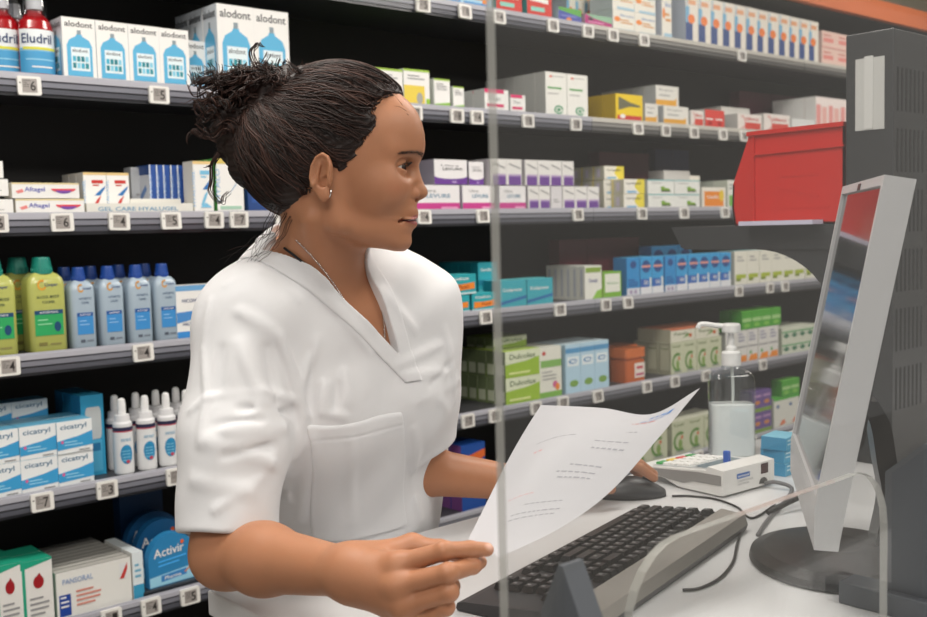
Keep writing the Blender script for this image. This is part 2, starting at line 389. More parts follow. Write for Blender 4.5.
def d_yellow(w, h, d):
    a = Art(w, h, d, hx('eccb1e'), hx('c9a818'), hx('f0d93f')); a.poly([(.1, .9), (.55, .7), (.9, .62), (.9, .55), (.5, .55), (.1, .4)], hx('6b6a52'))
    a.r(.05, 0, .95, .22, RD); a.e(.25, .18, .1, .08, WH); return a
def d_wyellow(w, h, d):
    a = Art(w, h, d, hx('e3e1da'), hx('b9bcbd'), hx('cfd0cc')); a.t('Biogaze', .15, .72, .6, .13, GRY); a.r(.15, .5, .6, .56, GRY); a.poly([(0, .05), (.9, .05), (.9, .45), (.8, .32), (0, .3)], hx('e0a53a')); return a
def d_wred(w, h, d):
    a = Art(w, h, d, hx('e9e0da'), hx('c9c6c2')); a.r(.3, .1, .95, .5, hx('d24a40')); a.t('Efferal', .35, .62, .5, .18, RD); a.arc(.15, .5, .18, .4, .2, -90, 90, hx('dc8d88')); return a
def d_redw(w, h, d):
    a = Art(w, h, d, hx('d8463e'), hx('b9bcb9')); a.r(.1, .45, .8, .52, WH); a.e(.5, .25, .2, .12, hx('a8201e')); return a
def d_wpink(w, h, d):
    a = Art(w, h, d, hx('efe2de'), WH); a.r(.05, .3, .4, .8, hx('e59a96')); a.r(.5, .2, .9, .75, hx('eab4ac')); a.r(0, 0, 1, .12, hx('d96a66')); return a
def d_purple(w, h, d):
    a = Art(w, h, d, hx('ebe9ea'), hx('8d8894')); a.poly([(0, 0), (1, 0), (1, .34)]+ell(.5, .34, .5, .12, 8, 0, -180)[1:], PU); a.t('Ultra', .2, .72, .55, .08, GRY); a.t('LEVURE', .25, .58, .6, .09, DK); a.e(.6, .1, .08, .04, hx('b79fd0')); return a
def d_magenta(w, h, d):
    a = Art(w, h, d, hx('ebe9ea'), hx('b8b4c0')); a.r(0, 0, 1, .3, hx('c9418f')); a.t('Ultra', .2, .72, .3, .12, GRY); a.t('LEVURE', .3, .5, .5, .15, hx('5a8aa8')); a.r(.6, .06, .95, .14, hx('e9a5cc')); return a
def d_purp_slim(w, h, d):
    a = Art(w, h, d, hx('e7e5e2'), hx('bdb9bd')); a.r(.12, 0, .95, .34, hx('6f4596')); a.r(.12, .34, .95, .42, hx('b39cc6')); a.poly([(.15, .8), (.9, .62), (.9, .68), (.15, .86)], GRY); return a
def d_yw(w, h, d):
    a = Art(w, h, d, hx('e9d84a'), hx('c7c4b2'), YL); a.poly([(0, 0), (.75, 0), (.5, .5), (.65, 1), (0, 1)], hx('efece2')); a.t('Lysopadol', .12, .6, .7, .2, DK); a.r(.15, .06, .6, .2, hx('79b4dc'))
    a.r(.35, .2, .65, .8, hx('cfc6d8'), 'L'); a.r(.0, 0, .08, 1, YL, 'L'); return a
def d_wgreen(w, h, d):
    a = Art(w, h, d, hx('e7e8e3'), hx('b9beb9')); a.r(0, .93, 1, 1, hx('7ac0c4')); a.t('Respir', .15, .7, .4, .12, GRY); a.poly([(.5, .2), (.85, .2), (.8, .4), (.65, .42), (.6, .55), (.48, .5)], hx('7fa83a')); a.r(.5, .16, .85, .24, DK); return a
def d_orange(w, h, d):
    a = Art(w, h, d, hx('e9e4d8'), hx('c4c2ba')); a.r(.1, .08, .9, .8, hx('e88a2c')); a.e(.82, .6, .1, .28, hx('e3c23c')); a.t('Oscillo', .2, .45, .5, .16, WH); return a
def d_green_end(w, h, d):
    a = Art(w, h, d, hx('e4e4dc'), hx('b9c0b4')); a.r(.1, .05, .7, .45, hx('76b04e')); a.lines(.1, .8, .8, 2, .12, .05, GRY); return a
def d_teal(w, h, d):
    a = Art(w, h, d, hx('2ba3ae'), hx('1b7a88'), hx('49c0c6')); a.t('Imodium', .15, .7, .6, .17, WH); a.poly([(.08, .15), (.95, .25), (.95, .58), (.5, .5), (.08, .52)], hx('ee8a2f')); a.t('Pastil', .4, .28, .35, .18, hx('8e2f20')); a.r(0, 0, 1, .08, hx('d5eef0')); return a
def d_teal2(w, h, d):
    a = Art(w, h, d, hx('3aa9b9'), hx('1b7a88'), hx('5fc6cc')); a.t('Doliprane', .12, .55, .7, .16, WH); a.poly([(0, .1), (1, .3), (1, .42), (0, .22)], hx('2a6fa8')); return a
def d_tealstack(w, h, d):
    a = Art(w, h, d, hx('2f9fae'), hx('1b7a88')); a.t('Nurofen', .15, .8, .6, .08, WH); a.r(0, .5, 1, .62, hx('257f97')); 
    for i in range(5): a.r(.05+.19*i, .02, .17+.19*i, .42, hx('67c3cc'))
    return a
def d_ysp(w, h, d):
    a = Art(w, h, d, hx('e9e9e0'), hx('d9dad2')); a.r(.05, .8, .95, .95, hx('8aa843')); a.poly([(.4, .0), (1, .0), (1, .3), (.7, .25)], hx('8fc24a')); a.t('Forenta', .25, .5, .5, .13, hx('5a5f9a')); a.r(.4, .1, .6, .9, hx('a5acc4'), 'L'); return a
def d_gwsmall(w, h, d):
    a = Art(w, h, d, hx('7fb53f'), hx('9fc45c')); a.r(.08, .22, .92, .92, hx('e9eadf')); a.t('Bioptim', .2, .5, .6, .1, GN); return a
def d_blue8(w, h, d):
    a = Art(w, h, d, hx('3aa0da'), hx('2f7ab8'), hx('58b6e6')); a.r(0, 0, 1, .2, hx('e4e6ea')); a.r(0, .2, .75, .42, hx('3568b8')); a.e(.5, .75, .38, .17, hx('2a4f8c')); a.r(.12, .72, .88, .78, hx('dc9a90'))
    a.r(.8, .15, .93, .45, WH); a.t('50', .3, .27, .35, .1, WH)
    return a
def d_blue8b(w, h, d):
    a = Art(w, h, d, hx('2f8fcf'), hx('2f7ab8'), hx('58b6e6')); a.r(0, 0, 1, .2, hx('d9dce4')); a.e(.5, .82, .25, .1, hx('2a4f8c')); a.lines(.1, .9, .4, 3, .07, .03, hx('1f4f9a')); a.r(.2, .05, .4, .15, hx('a89ab8')); a.r(.55, .05, .75, .15, hx('a89ab8')); return a
def d_wolive(w, h, d):
    a = Art(w, h, d, hx('e5e3d6'), hx('bdbcae'), hx('8cc4c8')); a.r(.1, .2, .9, .32, hx('a8b83a')); a.lines(.2, .8, .8, 2, .1, .04, GRY); a.r(.1, .12, .5, .2, hx('7f8f30')); return a
def d_dulc(w, h, d):
    a = Art(w, h, d, hx('9cc02f'), hx('6d7a58'), hx('b7d35a')); a.poly([(0, .5), (.6, .58), (1, .72), (1, 1), (0, 1)], hx('dfe6c8')); a.t('Dulcolax', .12, .68, .75, .2, hx('3c5a2c')); a.r(.1, .12, .7, .2, hx('dfe89a'))
    a.r(.12, .1, .88, .5, hx('b8bfa5'), 'L'); return a
def d_wgleaf(w, h, d):
    a = Art(w, h, d, hx('e8e8dc'), hx('b9beb0')); a.r(0, 0, 1, .12, hx('7fb54a')); a.r(.05, .6, 1, .74, hx('86b860')); a.e(.2, .88, .08, .04, RD); a.e(.7, .25, .12, .07, hx('d26a9a')); a.e(.8, .2, .1, .07, OR); a.lines(.1, .8, .5, 3, .07, .02, GRY); return a
def d_bw3(w, h, d):
    a = Art(w, h, d, hx('b9d9ec'), hx('a9c9dc'), hx('d3e6ee')); a.r(0, .82, 1, .92, hx('5a9ccc')); a.r(.1, .55, .9, .75, hx('e8f2f6')); a.arc(.5, .65, .3, .05, .4, 0, 360, hx('4a88c0')); a.e(.55, .2, .3, .07, hx('7fa850')); return a
def d_herb(w, h, d):
    a = Art(w, h, d, hx('c9cdb0'), hx('a3a68e'), hx('d9d9c4')); a.t('Fumell', .12, .84, .6, .08, hx('4f6a35')); a.arc(.5, .38, .42, .3, .3, 60, 300, hx('5d8a3c')); a.e(.5, .3, .12, .15, hx('7fa04c')); a.e(.6, .5, .07, .06, hx('d0683a')); a.r(.2, .06, .8, .1, GRY)
    a.r(.15, .15, .85, .9, hx('bcc0a6'), 'L'); a.t('Fumell', .2, .78, .6, .08, hx('4f6a35'), 'L'); return a
def d_herbflat(w, h, d):
    a = Art(w, h, d, hx('dedccb'), hx('b3b39c'), hx('cf7a54')); a.r(0, .9, 1, 1, hx('cf6a44')); a.t('Fumell', .15, .5, .5, .22, hx('4f6a35')); a.poly([(.45, .2), (.8, .45), (.7, .6)], hx('6f9a4c')); a.e(.8, .4, .07, .15, hx('d0683a')); return a
def d_gtop(w, h, d):
    a = Art(w, h, d, hx('dedcd8'), hx('a9aaa6'), GN); a.r(.05, .45, .95, .5, GRY); a.lines(.15, .8, .85, 3, .1, .05, hx('9a9ab0')); a.poly([(.05, .02), (.95, .02), (.9, .22), (.3, .2)], hx('ec8f30')); a.e(.3, .28, .1, .06, GN); return a
def d_gtopgreen(w, h, d):
    a = Art(w, h, d, hx('4fa533'), hx('3f8a2c'), hx('6fc04a')); a.r(.05, .4, .95, .6, hx('a6cf8a')); a.e(.5, .2, .3, .12, hx('7fc04f')); return a
def d_gw_wide(w, h, d):
    a = Art(w, h, d, hx('d3d7c6'), hx('a9ae9c')); a.r(0, .6, 1, .75, hx('7fae84'))
    for i in range(4): a.poly([(.12+.22*i, .2), (.21+.22*i, .4), (.12+.22*i, .6), (.03+.22*i, .4)], hx('3f7a5c'))
    return a
def d_violet(w, h, d):
    a = Art(w, h, d, hx('6a4f92'), hx('4a3868')); a.r(.1, .7, .9, .82, hx('b08cb8')); a.e(.5, .45, .3, .1, hx('c9834f')); a.r(0, 0, 1, .18, hx('7fa040')); return a
def d_tallwg(w, h, d):
    a = Art(w, h, d, hx('dcdcd4'), hx('b3b6ac'), hx('4fae3c')); a.r(0, .9, 1, 1, hx('4fae3c')); a.e(.3, .7, .12, .06, hx('4f6fa0')); a.poly([(.4, .05), (.9, .1), (.8, .25), (.6, .22)], hx('e07f5a')); return a
def d_blueor(w, h, d):
    a = Art(w, h, d, hx('1f4fa0'), hx('7a4a86')); a.poly([(0, .62), (1, .78), (1, .9), (0, .8)], hx('e06a30')); return a
def d_lborange(w, h, d):
    a = Art(w, h, d, hx('a8cfe6'), WH); a.r(0, 0, .9, .3, hx('4f92cc')); a.e(.75, .4, .1, .12, OR); a.r(.2, .5, .9, .6, hx('e6883a')); return a
def d_redteal(w, h, d):
    a = Art(w, h, d, hx('d1392f'), hx('4fb0ae'), hx('e05a4a')); a.r(0, .85, 1, 1, hx('b98d85')); a.poly([(.1, .55), (.85, .5), (.85, .65), (.1, .7)], WH); a.r(.15, .2, .7, .35, hx('8ed0c0')); a.r(.6, 0, 1, 1, hx('2fa0a0'), 'L'); return a
def d_bluegreen(w, h, d):
    a = Art(w, h, d, hx('4a55a8'), hx('c4c8d8'), hx('5fa84a')); a.poly([(0, .8), (1, .5), (1, 1), (0, 1)], hx('5fa84a')); a.e(.45, .25, .12, .1, OR); a.r(.1, .4, .8, .5, hx('7f88cc')); return a
def d_maggreen(w, h, d):
    a = Art(w, h, d, hx('b52f7a'), hx('c9a8b8'), hx('6fae6a')); a.poly([(.3, .7), (1, .45), (1, 1), (0, 1)], hx('8fb89a')); a.r(.1, .3, .7, .42, hx('dc86b4')); a.e(.2, .6, .1, .12, DK); return a
def d_oranges(w, h, d):
    a = Art(w, h, d, hx('e9e5da'), hx('c9cfd8')); a.t('Biocane', .35, .7, .6, .1, BL); a.e(.2, .55, .14, .12, OR); a.lines(.35, .95, .5, 2, .12, .06, hx('d99a5a')); a.r(.2, 0, 1, .12, hx('a5c8dc')); return a
def d_slim(w, h, d):
    a = Art(w, h, d, hx('ebe4d8'), hx('c3ccd8')); a.r(0, .05, .55, .42, hx('2f4a86')); a.r(.0, .42, .3, .75, hx('79b4d8')); a.e(.45, .5, .28, .1, hx('ee7f35')); a.r(.2, .8, .8, .9, hx('e8a87c')); a.r(.1, .55, .16, .98, hx('79b4d8')); return a
def d_rose(w, h, d):
    a = Art(w, h, d, hx('eac9bd'), hx('dfc0b6')); a.r(.1, .35, .75, .6, hx('e58f88')); a.r(.1, .72, .6, .8, hx('cf7a74')); a.r(0, 0, 1, .1, hx('e0a8a0')); return a
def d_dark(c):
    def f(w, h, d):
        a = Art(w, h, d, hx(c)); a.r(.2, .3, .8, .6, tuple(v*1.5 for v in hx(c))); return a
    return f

_cache = {}
def place(design, key, w, h, d, x, y, z, rz=0, name='medicine_carton'):
    kk = (key, round(w, 4), round(h, 4), round(d, 4))
    if kk not in _cache: _cache[kk] = mesh_of(design(w, h, d).mb, name, [print_m])
    o = bpy.data.objects.new(name, _cache[kk]); C.objects.link(o); o.location = (x, y, z); o.rotation_euler = (0, 0, rz); return o
def nth(i, n):
    if n == 1: return ''
    if n == 2: return ('left ', 'right ')[i]
    if i == n-1: return 'last '
    return ORD[i]+' '
DEPTH = ['', 'one behind front', 'two behind front', 'three behind front', 'four behind front', 'five behind front', 'six behind front', 'seven behind front', 'eight behind front', 'nine behind front']
def row(design, key, k, x0, x1, ytop, desc, where, group, n=1, nd=1, layers=1, d=.05, yo=.012, h=None, z0=0, gap=.0012, name='medicine_carton', cat='carton', jit=.006, dgap=.001, xs=0):
    """cartons side by side on shelf k between two columns of the photograph, nd deep and in layers; returns the height of the pile"""
    Y = YS+yo; z = SZ[k]+z0
    X0, X1 = at(x0, 200, Y=Y)[0], at(x1, 200, Y=Y)[0]
    ym = 308.5
    X0 = _xon(x0, z+.05, Y); X1 = _xon(x1, z+.05, Y)
    w = (X1-X0)/n-gap
    if h is None: h = (at(x0, ytop, Y=Y)[2]-z)/layers
    h = round(h, 4)
    for j in range(layers):
        for dd in range(nd):
            for i in range(n):
                o = place(design, key, w, h-.0008, d, X0+(i+.5)*(w+gap)+random.uniform(-.3, .3)*gap+xs*j, Y+dd*(d+dgap)+(random.uniform(0, .003) if dd == 0 else .003), z+j*h+.0003, random.uniform(-jit, jit) if (nd == 1 and layers == 1) else 0, name)
                lay = '' if layers == 1 else (('lower ', 'upper ')[j] if layers == 2 else ('bottom ', 'middle ', 'top ')[j])
                lab = (nth(i, n)+lay+desc).strip()
                if dd: lab += ', '+DEPTH[dd]
                tag(o, lab+' '+where, cat, group)
    return h*layers
def _xon(px, z, Y):
    """x on the plane y=Y at height z for a column of the photograph"""
    lo, hi = -2., 12.
    for _ in range(40):
        m = (lo+hi)/2; P = np.array([m, Y, z])-EYE; q = 463.5+FPX*(P@RIGHT)/(P@FWD)
        if q < px: lo = m
        else: hi = m
    return (lo+hi)/2
# ------------------------------------------------------------------ products, shelf by shelf
oT, oA, oB, oC, oD, oE = 'on the topmost shelf', 'on the second highest shelf', 'on the third highest shelf', 'on the fourth highest shelf', 'on the fifth highest shelf', 'on the lowest visible shelf'
# topmost
row(d_plain(WH, hx('c9a878')), 'pl0', 'T', 376, 390, -22, 'cream carton', 'above the dark hair'+'', 'cartons on the topmost shelf')
row(d_lborange, 'lbo', 'T', 391, 432, -18, 'light blue carton with orange dot', 'left on topmost shelf', 'cartons on the topmost shelf', n=1, d=.09)
row(d_lborange, 'lbo', 'T', 434, 492, -16, 'light blue carton with orange bar', 'beside glass edge on topmost shelf', 'cartons on the topmost shelf', n=2, d=.09)
row(d_redteal, 'rt', 'T', 496, 522, -18, 'red carton with teal side', 'just right of glass edge, topmost shelf', 'cartons on the topmost shelf', d=.12)
row(d_redteal, 'rt', 'T', 527, 552, -14, 'red carton with teal side', 'beside the blue one, topmost shelf', 'cartons on the topmost shelf', d=.12)
row(d_bluegreen, 'bg', 'T', 559, 582, 6, 'indigo carton with green top', 'between red and magenta cartons', 'cartons on the topmost shelf', d=.12)
row(d_slim, 'sl', 'T', 567, 603, -30, 'slim carton with orange dot', 'behind the indigo and magenta cartons', 'cartons on the topmost shelf', n=4, yo=.15, h=.155, d=.09)
row(d_maggreen, 'mg', 'T', 585, 612, 13, 'magenta carton with green top', 'on the topmost shelf', 'cartons on the topmost shelf', d=.12)
row(d_oranges, 'or', 'T', 613, 656, -14, 'white carton with orange circle', oT, 'cartons on the topmost shelf', n=2, layers=2, d=.1)
row(d_oranges, 'or2', 'T', 662, 672, -8, 'narrow white carton with orange circle', oT, 'cartons on the topmost shelf', n=1, d=.1)
row(d_slim, 'sl', 'T', 686, 819, 2, 'slim carton with orange dot and navy foot', 'in the long row on top', 'slim orange dotted cartons', n=12, d=.11, h=.172)
row(d_rose, 'rs', 'T', 822, 852, 30, 'pale rose carton', 'at right end of topmost shelf', 'cartons on the topmost shelf', n=2, layers=2, d=.1)
# second highest, left
def mouth_bottle(x, y, z, label):
    t = empty('mouthwash_bottle', (x, y, z)); tag(t, label, 'bottle', 'red mouthwash bottles')
    MB().lathe([(.001, 0), (.030, .0), (.033, .004), (.033, .105), (.029, .122), (.020, .134), (.014, .140), (.0139, .146), (.001, .146)], n=32, sx=1.15, sy=.8).build('liquid_body', mat('red_liquid', hx('a3141c'), .08, coat=1, noise=.1, nscale=20), t)
    MB().lathe([(.017, .147), (.017, .176), (.0165, .178), (.001, .178)], n=28, col=hx('dfe0e2')).build('cap', plastic_m, t)
    c = clear_mat('measuring_cup', (.92, .93, .95), .12) if 'measuring_cup' not in MATS else MATS['measuring_cup']
    MB().lathe([(.026, .130), (.0265, .152), (.022, .195), (.001, .196)], n=28).build('measuring_cup', c, t)
    lb = MB()
    def cyl(u0, u1, z0, z1, col, e):
        n = 12; vs = []
        for i in range(n+1):
            a = math.radians(-90+u0+(u1-u0)*i/n); vs += [((.033+e)*1.15*math.cos(a), (.033+e)*.8*math.sin(a), z0), ((.033+e)*1.15*math.cos(a), (.033+e)*.8*math.sin(a), z1)]
        lb.add(vs, [(2*i, 2*i+2, 2*i+3, 2*i+1) for i in range(n)], col, 0, True)
    cyl(-78, 78, .008, .102, hx('e8edf0'), .0006); cyl(-78, 78, .008, .055, hx('4a9fd0'), .0009); cyl(-78, 78, .055, .062, hx('7db9dc'), .0011); cyl(-60, 60, .058, .064, hx('d8d84a'), .0014)
    cyl(-50, 50, .036, .039, hx('8fcbe8'), .0014); cyl(-30, 40, .020, .023, WH, .0014)
    v, f = text_geo('Eludril'); 
    lb.add([((.0350)*1.15*math.sin(math.radians(-62+100*p[0])), -(.0350)*.8*math.cos(math.radians(-62+100*p[0])), .072+.02*p[1]) for p in v], f, hx('1f3a68'))
    lb.build('label_wrap', print_m, t); return t
for (px, yo, lab) in ((36, .045, 'red mouthwash bottle with blue label, foremost, at shelf left end'), (2, .075, 'red mouthwash bottle cut by the left picture edge'), (15, .16, 'red mouthwash bottle standing behind the two front ones')):
    mouth_bottle(_xon(px, SZ['A']+.08, YS+yo), YS+yo, SZ['A'], lab)
row(d_mouth, 'mo', 'A', 63, 190, 16, 'white mouthwash carton with blue bottle print', 'beside the red bottle', 'white mouthwash cartons', n=4, d=.065)
row(d_mouth, 'mo', 'A', 185, 207, 38, 'white mouthwash carton', 'set back between small and large ones', 'white mouthwash cartons', yo=.07, d=.06, h=.125)
row(d_mouth, 'mo', 'A', 219, 291, 3, 'large white mouthwash carton', 'above the woman\'s hair', 'large white mouthwash cartons', n=2, nd=3, d=.07)
# second highest, right
row(d_greentop('y'), 'gy', 'A', 376, 403, 67, 'white carton with yellow panel and green rim', 'by the forehead', 'white and green cartons', n=1, nd=2, d=.08)
row(d_greentop('y'), 'gy', 'A', 404, 430, 68, 'white carton with yellow panel', 'right of its twin', 'white and green cartons', n=1, nd=2, d=.08)
row(d_greentop(), 'gw', 'A', 434, 450, 78, 'white carton with green foot', oA, 'white and green cartons', n=1, nd=2, d=.07)
row(d_greentop(), 'gw2', 'A', 453, 464, 86, 'small white carton with green foot', oA, 'white and green cartons', n=1, nd=2, d=.07)
row(d_pinkbar, 'pb', 'A', 485, 509, 88, 'white carton with pink bars', 'behind glass edge', 'white and pink cartons', n=1, nd=3, d=.05)
row(d_pinkbar, 'pb2', 'A', 511, 526, 94, 'smaller white carton with pink bars', 'right of glass edge', 'white and pink cartons', n=1, d=.06)
row(d_bigwhite, 'bw', 'A', 546, 588, 71, 'tall white carton with green bar', 'on second highest shelf', 'tall white cartons', n=2, nd=6, d=.045)
row(d_yellow, 'ye', 'A', 616, 643, 93, 'yellow carton with red foot', 'on second highest shelf', 'yellow cartons', n=1, nd=4, d=.055)
row(d_wyellow, 'wy', 'A', 645, 658, 103, 'small white carton with orange foot', 'right of yellow carton', 'white and orange cartons', n=1, nd=3, d=.06)
row(d_wyellow, 'wy', 'A', 656, 679, 81, 'white carton with orange wave', 'raised behind, above the small ones', 'white and orange cartons', n=1, nd=5, d=.05, z0=.075, yo=.075, h=.075)
row(d_plain(OW), 'pl1', 'A', 654, 680, 100, 'plain pale carton', 'carrying the white and orange ones', 'white and orange cartons', n=1, nd=5, d=.05, yo=.075, h=.0745)
row(d_wyellow, 'wy', 'A', 664, 689, 105, 'wide white carton with orange wave', 'front of second highest shelf', 'white and orange cartons', n=1, nd=1, d=.06)
row(d_wred, 'wr', 'A', 691, 704, 110, 'white carton with pale red ring', 'on second highest shelf', 'red and white cartons', n=1, nd=1, d=.06)
row(d_redw, 'rw', 'A', 705, 725, 109, 'red carton with white stripe', 'on second highest shelf', 'red and white cartons', n=2, nd=2, d=.06)
row(d_plain(OW, hx('c96a50')), 'pl2', 'A', 722, 750, 98, 'pale carton with brick red foot', 'stacked far behind the red ones', 'red and white cartons', n=2, nd=3, d=.05, yo=.17, h=.115)
row(d_wred, 'wr', 'A', 738, 762, 113, 'white carton with red patch', 'left of the bin rim', 'red and white cartons', n=1, nd=3, d=.06)
row(d_wred, 'wr3', 'A', 764, 790, 113, 'white carton with red patch', 'above the red bin', 'red and white cartons', n=1, nd=2, d=.06)
row(d_plain(hx('dfe0de'), OR), 'pl3', 'A', 792, 815, 118, 'white carton with orange foot', 'above the red bin', 'red and white cartons', n=1, nd=2, d=.06)
row(d_wpink, 'wp', 'A', 816, 852, 96, 'tall pale carton with pink patches', 'at right above the bin', 'pale pink cartons', n=3, nd=4, d=.05)
# third highest, left
row(d_plain(), 'pl4', 'B', -25, 13, 199, 'plain white carton', 'at left picture edge, lowest of three', 'plain white cartons', d=.08)
row(d_plain(), 'pl5', 'B', -22, 8, 181, 'plain white carton', 'at left picture edge, middle of three', 'plain white cartons', d=.08, z0=.040, h=.036)
row(d_plain(), 'pl6', 'B', -20, 3, 164, 'small white carton', 'at left picture edge, topmost of three', 'plain white cartons', d=.08, z0=.078, h=.036)
row(d_aftagel, 'af', 'B', 15, 84, 204, 'white gel carton with red lips print', 'below its twin', 'gel cartons with lips', d=.05, h=.034)
row(d_aftagel, 'af', 'B', 11, 79, 188, 'white gel carton with red lips print', 'lying on its twin', 'gel cartons with lips', d=.05, z0=.035, h=.034)
row(d_flat, 'fl', 'B', 86, 193, 205, 'long flat white carton', 'front of third highest shelf', 'flat white cartons', d=.04, h=.024)
row(d_flat, 'fl', 'B', 130, 181, 203, 'short flat white carton', 'lying behind the long flat one', 'flat white cartons', d=.045, yo=.056, h=.036)
row(d_paste(RD, BL), 'pr', 'B', 84, 130, 172, 'standing white carton with red and blue swirl', 'behind the flat one', 'swirl cartons', n=2, nd=3, d=.04, yo=.06)
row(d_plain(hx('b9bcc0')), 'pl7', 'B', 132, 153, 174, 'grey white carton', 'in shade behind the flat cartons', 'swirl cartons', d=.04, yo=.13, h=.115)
row(d_spine, 'sp', 'B', 150, 192, 170, 'narrow blue and white carton', 'standing on edge behind the flat ones', 'narrow blue cartons', n=6, d=.07, yo=.075, h=.118)
row(d_paste(LB, BL), 'pb_', 'B', 194, 214, 163, 'standing white carton with pale blue swirl', 'left of the green topped one', 'swirl cartons', n=1, d=.05, h=.125)
row(d_green_tall, 'gt', 'B', 217, 244, 158, 'standing white carton with green top', 'left of the hair', 'swirl cartons', n=1, nd=2, d=.05)
row(d_dark('2a4a86'), 'dk1', 'B', 248, 285, 180, 'blue carton', 'half hidden behind the hair', 'blue cartons', n=2, d=.05)
# third highest, right
row(d_purple, 'pu', 'B', 400, 418, 150, 'purple and white carton', 'behind the nose', 'purple cartons', h=.055, z0=.071, yo=.02, d=.06)
row(d_purple, 'pu', 'B', 434, 467, 150, 'wide purple and white carton', 'upper row, right of the nose', 'purple cartons', n=1, z0=.076, h=.073, nd=2, yo=.02, d=.07)
row(d_purple, 'pu2', 'B', 469, 484, 152, 'purple and white carton', 'upper row, left of glass edge', 'purple cartons', z0=.076, h=.070, yo=.03, d=.07)
row(d_purp_slim, 'ps', 'B', 491, 522, 149, 'slim white carton with purple foot', 'upper row at the glass edge', 'slim purple cartons', n=2, nd=2, z0=.076, h=.080, yo=.014, d=.06)
row(d_purp_slim, 'ps', 'B', 525, 574, 150, 'slim white carton with purple foot', 'upper row right of glass edge', 'slim purple cartons', n=4, nd=1, z0=.076, h=.080, yo=.014, d=.06)
row(d_magenta, 'ma', 'B', 412, 460, 180, 'white carton with magenta foot', 'lower row by the nose', 'magenta cartons', n=1, d=.09, h=.074)
row(d_magenta, 'ma', 'B', 463, 495, 180, 'white carton with magenta foot', 'lower row left of glass edge', 'magenta cartons', n=1, d=.09, h=.074)
row(d_magenta, 'ma', 'B', 499, 526, 180, 'white carton with magenta foot', 'lower row right of glass edge', 'magenta cartons', n=1, d=.09, h=.074)
row(d_purp_slim, 'ps2', 'B', 528, 550, 180, 'slim white carton with purple foot', 'lower row, left pair', 'slim purple cartons', n=2, d=.06, h=.0745)
row(d_purp_slim, 'ps2', 'B', 563, 599, 180, 'slim white carton with purple foot', 'lower row, right trio', 'slim purple cartons', n=3, d=.06, h=.0745)
row(d_plain(hx('dcd9dc'), None), 'pl8', 'B', 551, 562, 181, 'narrow pale carton with dark mark', 'between slim purple cartons', 'slim purple cartons', n=1, d=.06, h=.0745)
row(d_yw, 'yw', 'B', 624, 645, 172, 'yellow and white throat carton', 'left stack', 'yellow and white cartons', n=1, nd=5, layers=2, d=.05, h=.051)
row(d_yw, 'yw', 'B', 604, 624, 156, 'yellow and white throat carton', 'top of the pile', 'yellow and white cartons', n=1, nd=4, d=.05, z0=.1025, h=.047, yo=.07)
row(d_yw, 'yw', 'B', 604, 624, 156, 'hidden yellow and white throat carton', 'under the pile', 'yellow and white cartons', n=1, nd=4, d=.05, layers=2, h=.0505, yo=.07)
row(d_wgreen, 'wg', 'B', 648, 700, 172, 'white carton with green leaf', 'beside the yellow stack', 'white leaf cartons', n=2, layers=2, d=.07, h=.051)
row(d_plain(hx('c9c6c2'), LG), 'pl9', 'B', 664, 690, 160, 'grey white carton with olive print', 'set back on the leaf cartons', 'white leaf cartons', n=1, d=.07, yo=.09, h=.142)
row(d_orange, 'og', 'B', 702, 726, 187, 'white carton with orange print', 'on third highest shelf', 'orange cartons', n=1, d=.07)
row(d_orange, 'og', 'B', 688, 700, 167, 'narrow white carton with orange print', 'raised behind the leaf cartons', 'orange cartons', n=1, d=.07, yo=.09, h=.125)
row(d_green_end, 'ge', 'B', 728, 742, 180, 'white carton with green square', 'left of the red bin', 'white and green end cartons', n=1, nd=4, d=.06)
row(d_green_end, 'ge', 'B', 744, 790, 182, 'white carton with green square', 'behind the red bin', 'white and green end cartons', n=3, nd=1, d=.06)
# fourth highest
def square_bottle(x, y, z, w, d, h, capc, body, label, kind, lab, cat='bottle'):
    t = empty('antiseptic_bottle', (x, y, z)); tag(t, lab, cat, kind)
    m = MB(); secs = [(0, .94), (.004, 1), (h*.80, 1), (h*.87, .93), (h*.92, .72), (h*.95, .46), (h*.955, .40)]
    n = 24; rings = []
    for zz, s_ in secs:
        p = rrect(-w/2*s_, -d/2*s_, w/2*s_, d/2*s_, min(w, d)*.22*s_, 5); rings.append([(a, b, zz) for a, b in p])
    nn = len(rings[0]); vs = [q for r_ in rings for q in r_]
    m.add(vs, [(k*nn+i, k*nn+(i+1) % nn, (k+1)*nn+(i+1) % nn, (k+1)*nn+i) for k in range(len(rings)-1) for i in range(nn)]+[tuple(range(nn))[::-1], tuple((len(rings)-1)*nn+i for i in range(nn))], body, 0, True)
    m.build('bottle_body', [mat('bottle_%s' % kind.split()[0], attr=True, rough=.22, coat=.6)], t)
    cw = w*.27
    cp = MB().lathe([(cw*1.02, h*.925), (cw*1.05, h*.93), (cw*.98, h*1.0), (cw*.86, h*1.10), (cw*.80, h*1.125), (cw*.5, h*1.128), (.001, h*1.129)], n=28, col=capc)
    for i in range(24):
        a = 2*math.pi*i/24; cp.tube([(cw*1.03*math.cos(a), cw*1.03*math.sin(a), h*.935), (cw*.99*math.cos(a), cw*.99*math.sin(a), h*1.0)], cw*.035, 4, capc)
    cp.build('cap', plastic_m, t)
    a = Art.__new__(Art); a.mb = MB(); a.w, a.h, a.d, a.k = w, h, d, 0
    a.P = lambda x_, y_, f='F', e=None: (-w/2+x_*w, -d/2-.0004-.0001*a.k, y_*h)
    label(a); a.mb.build('label_print', print_m, t); return t
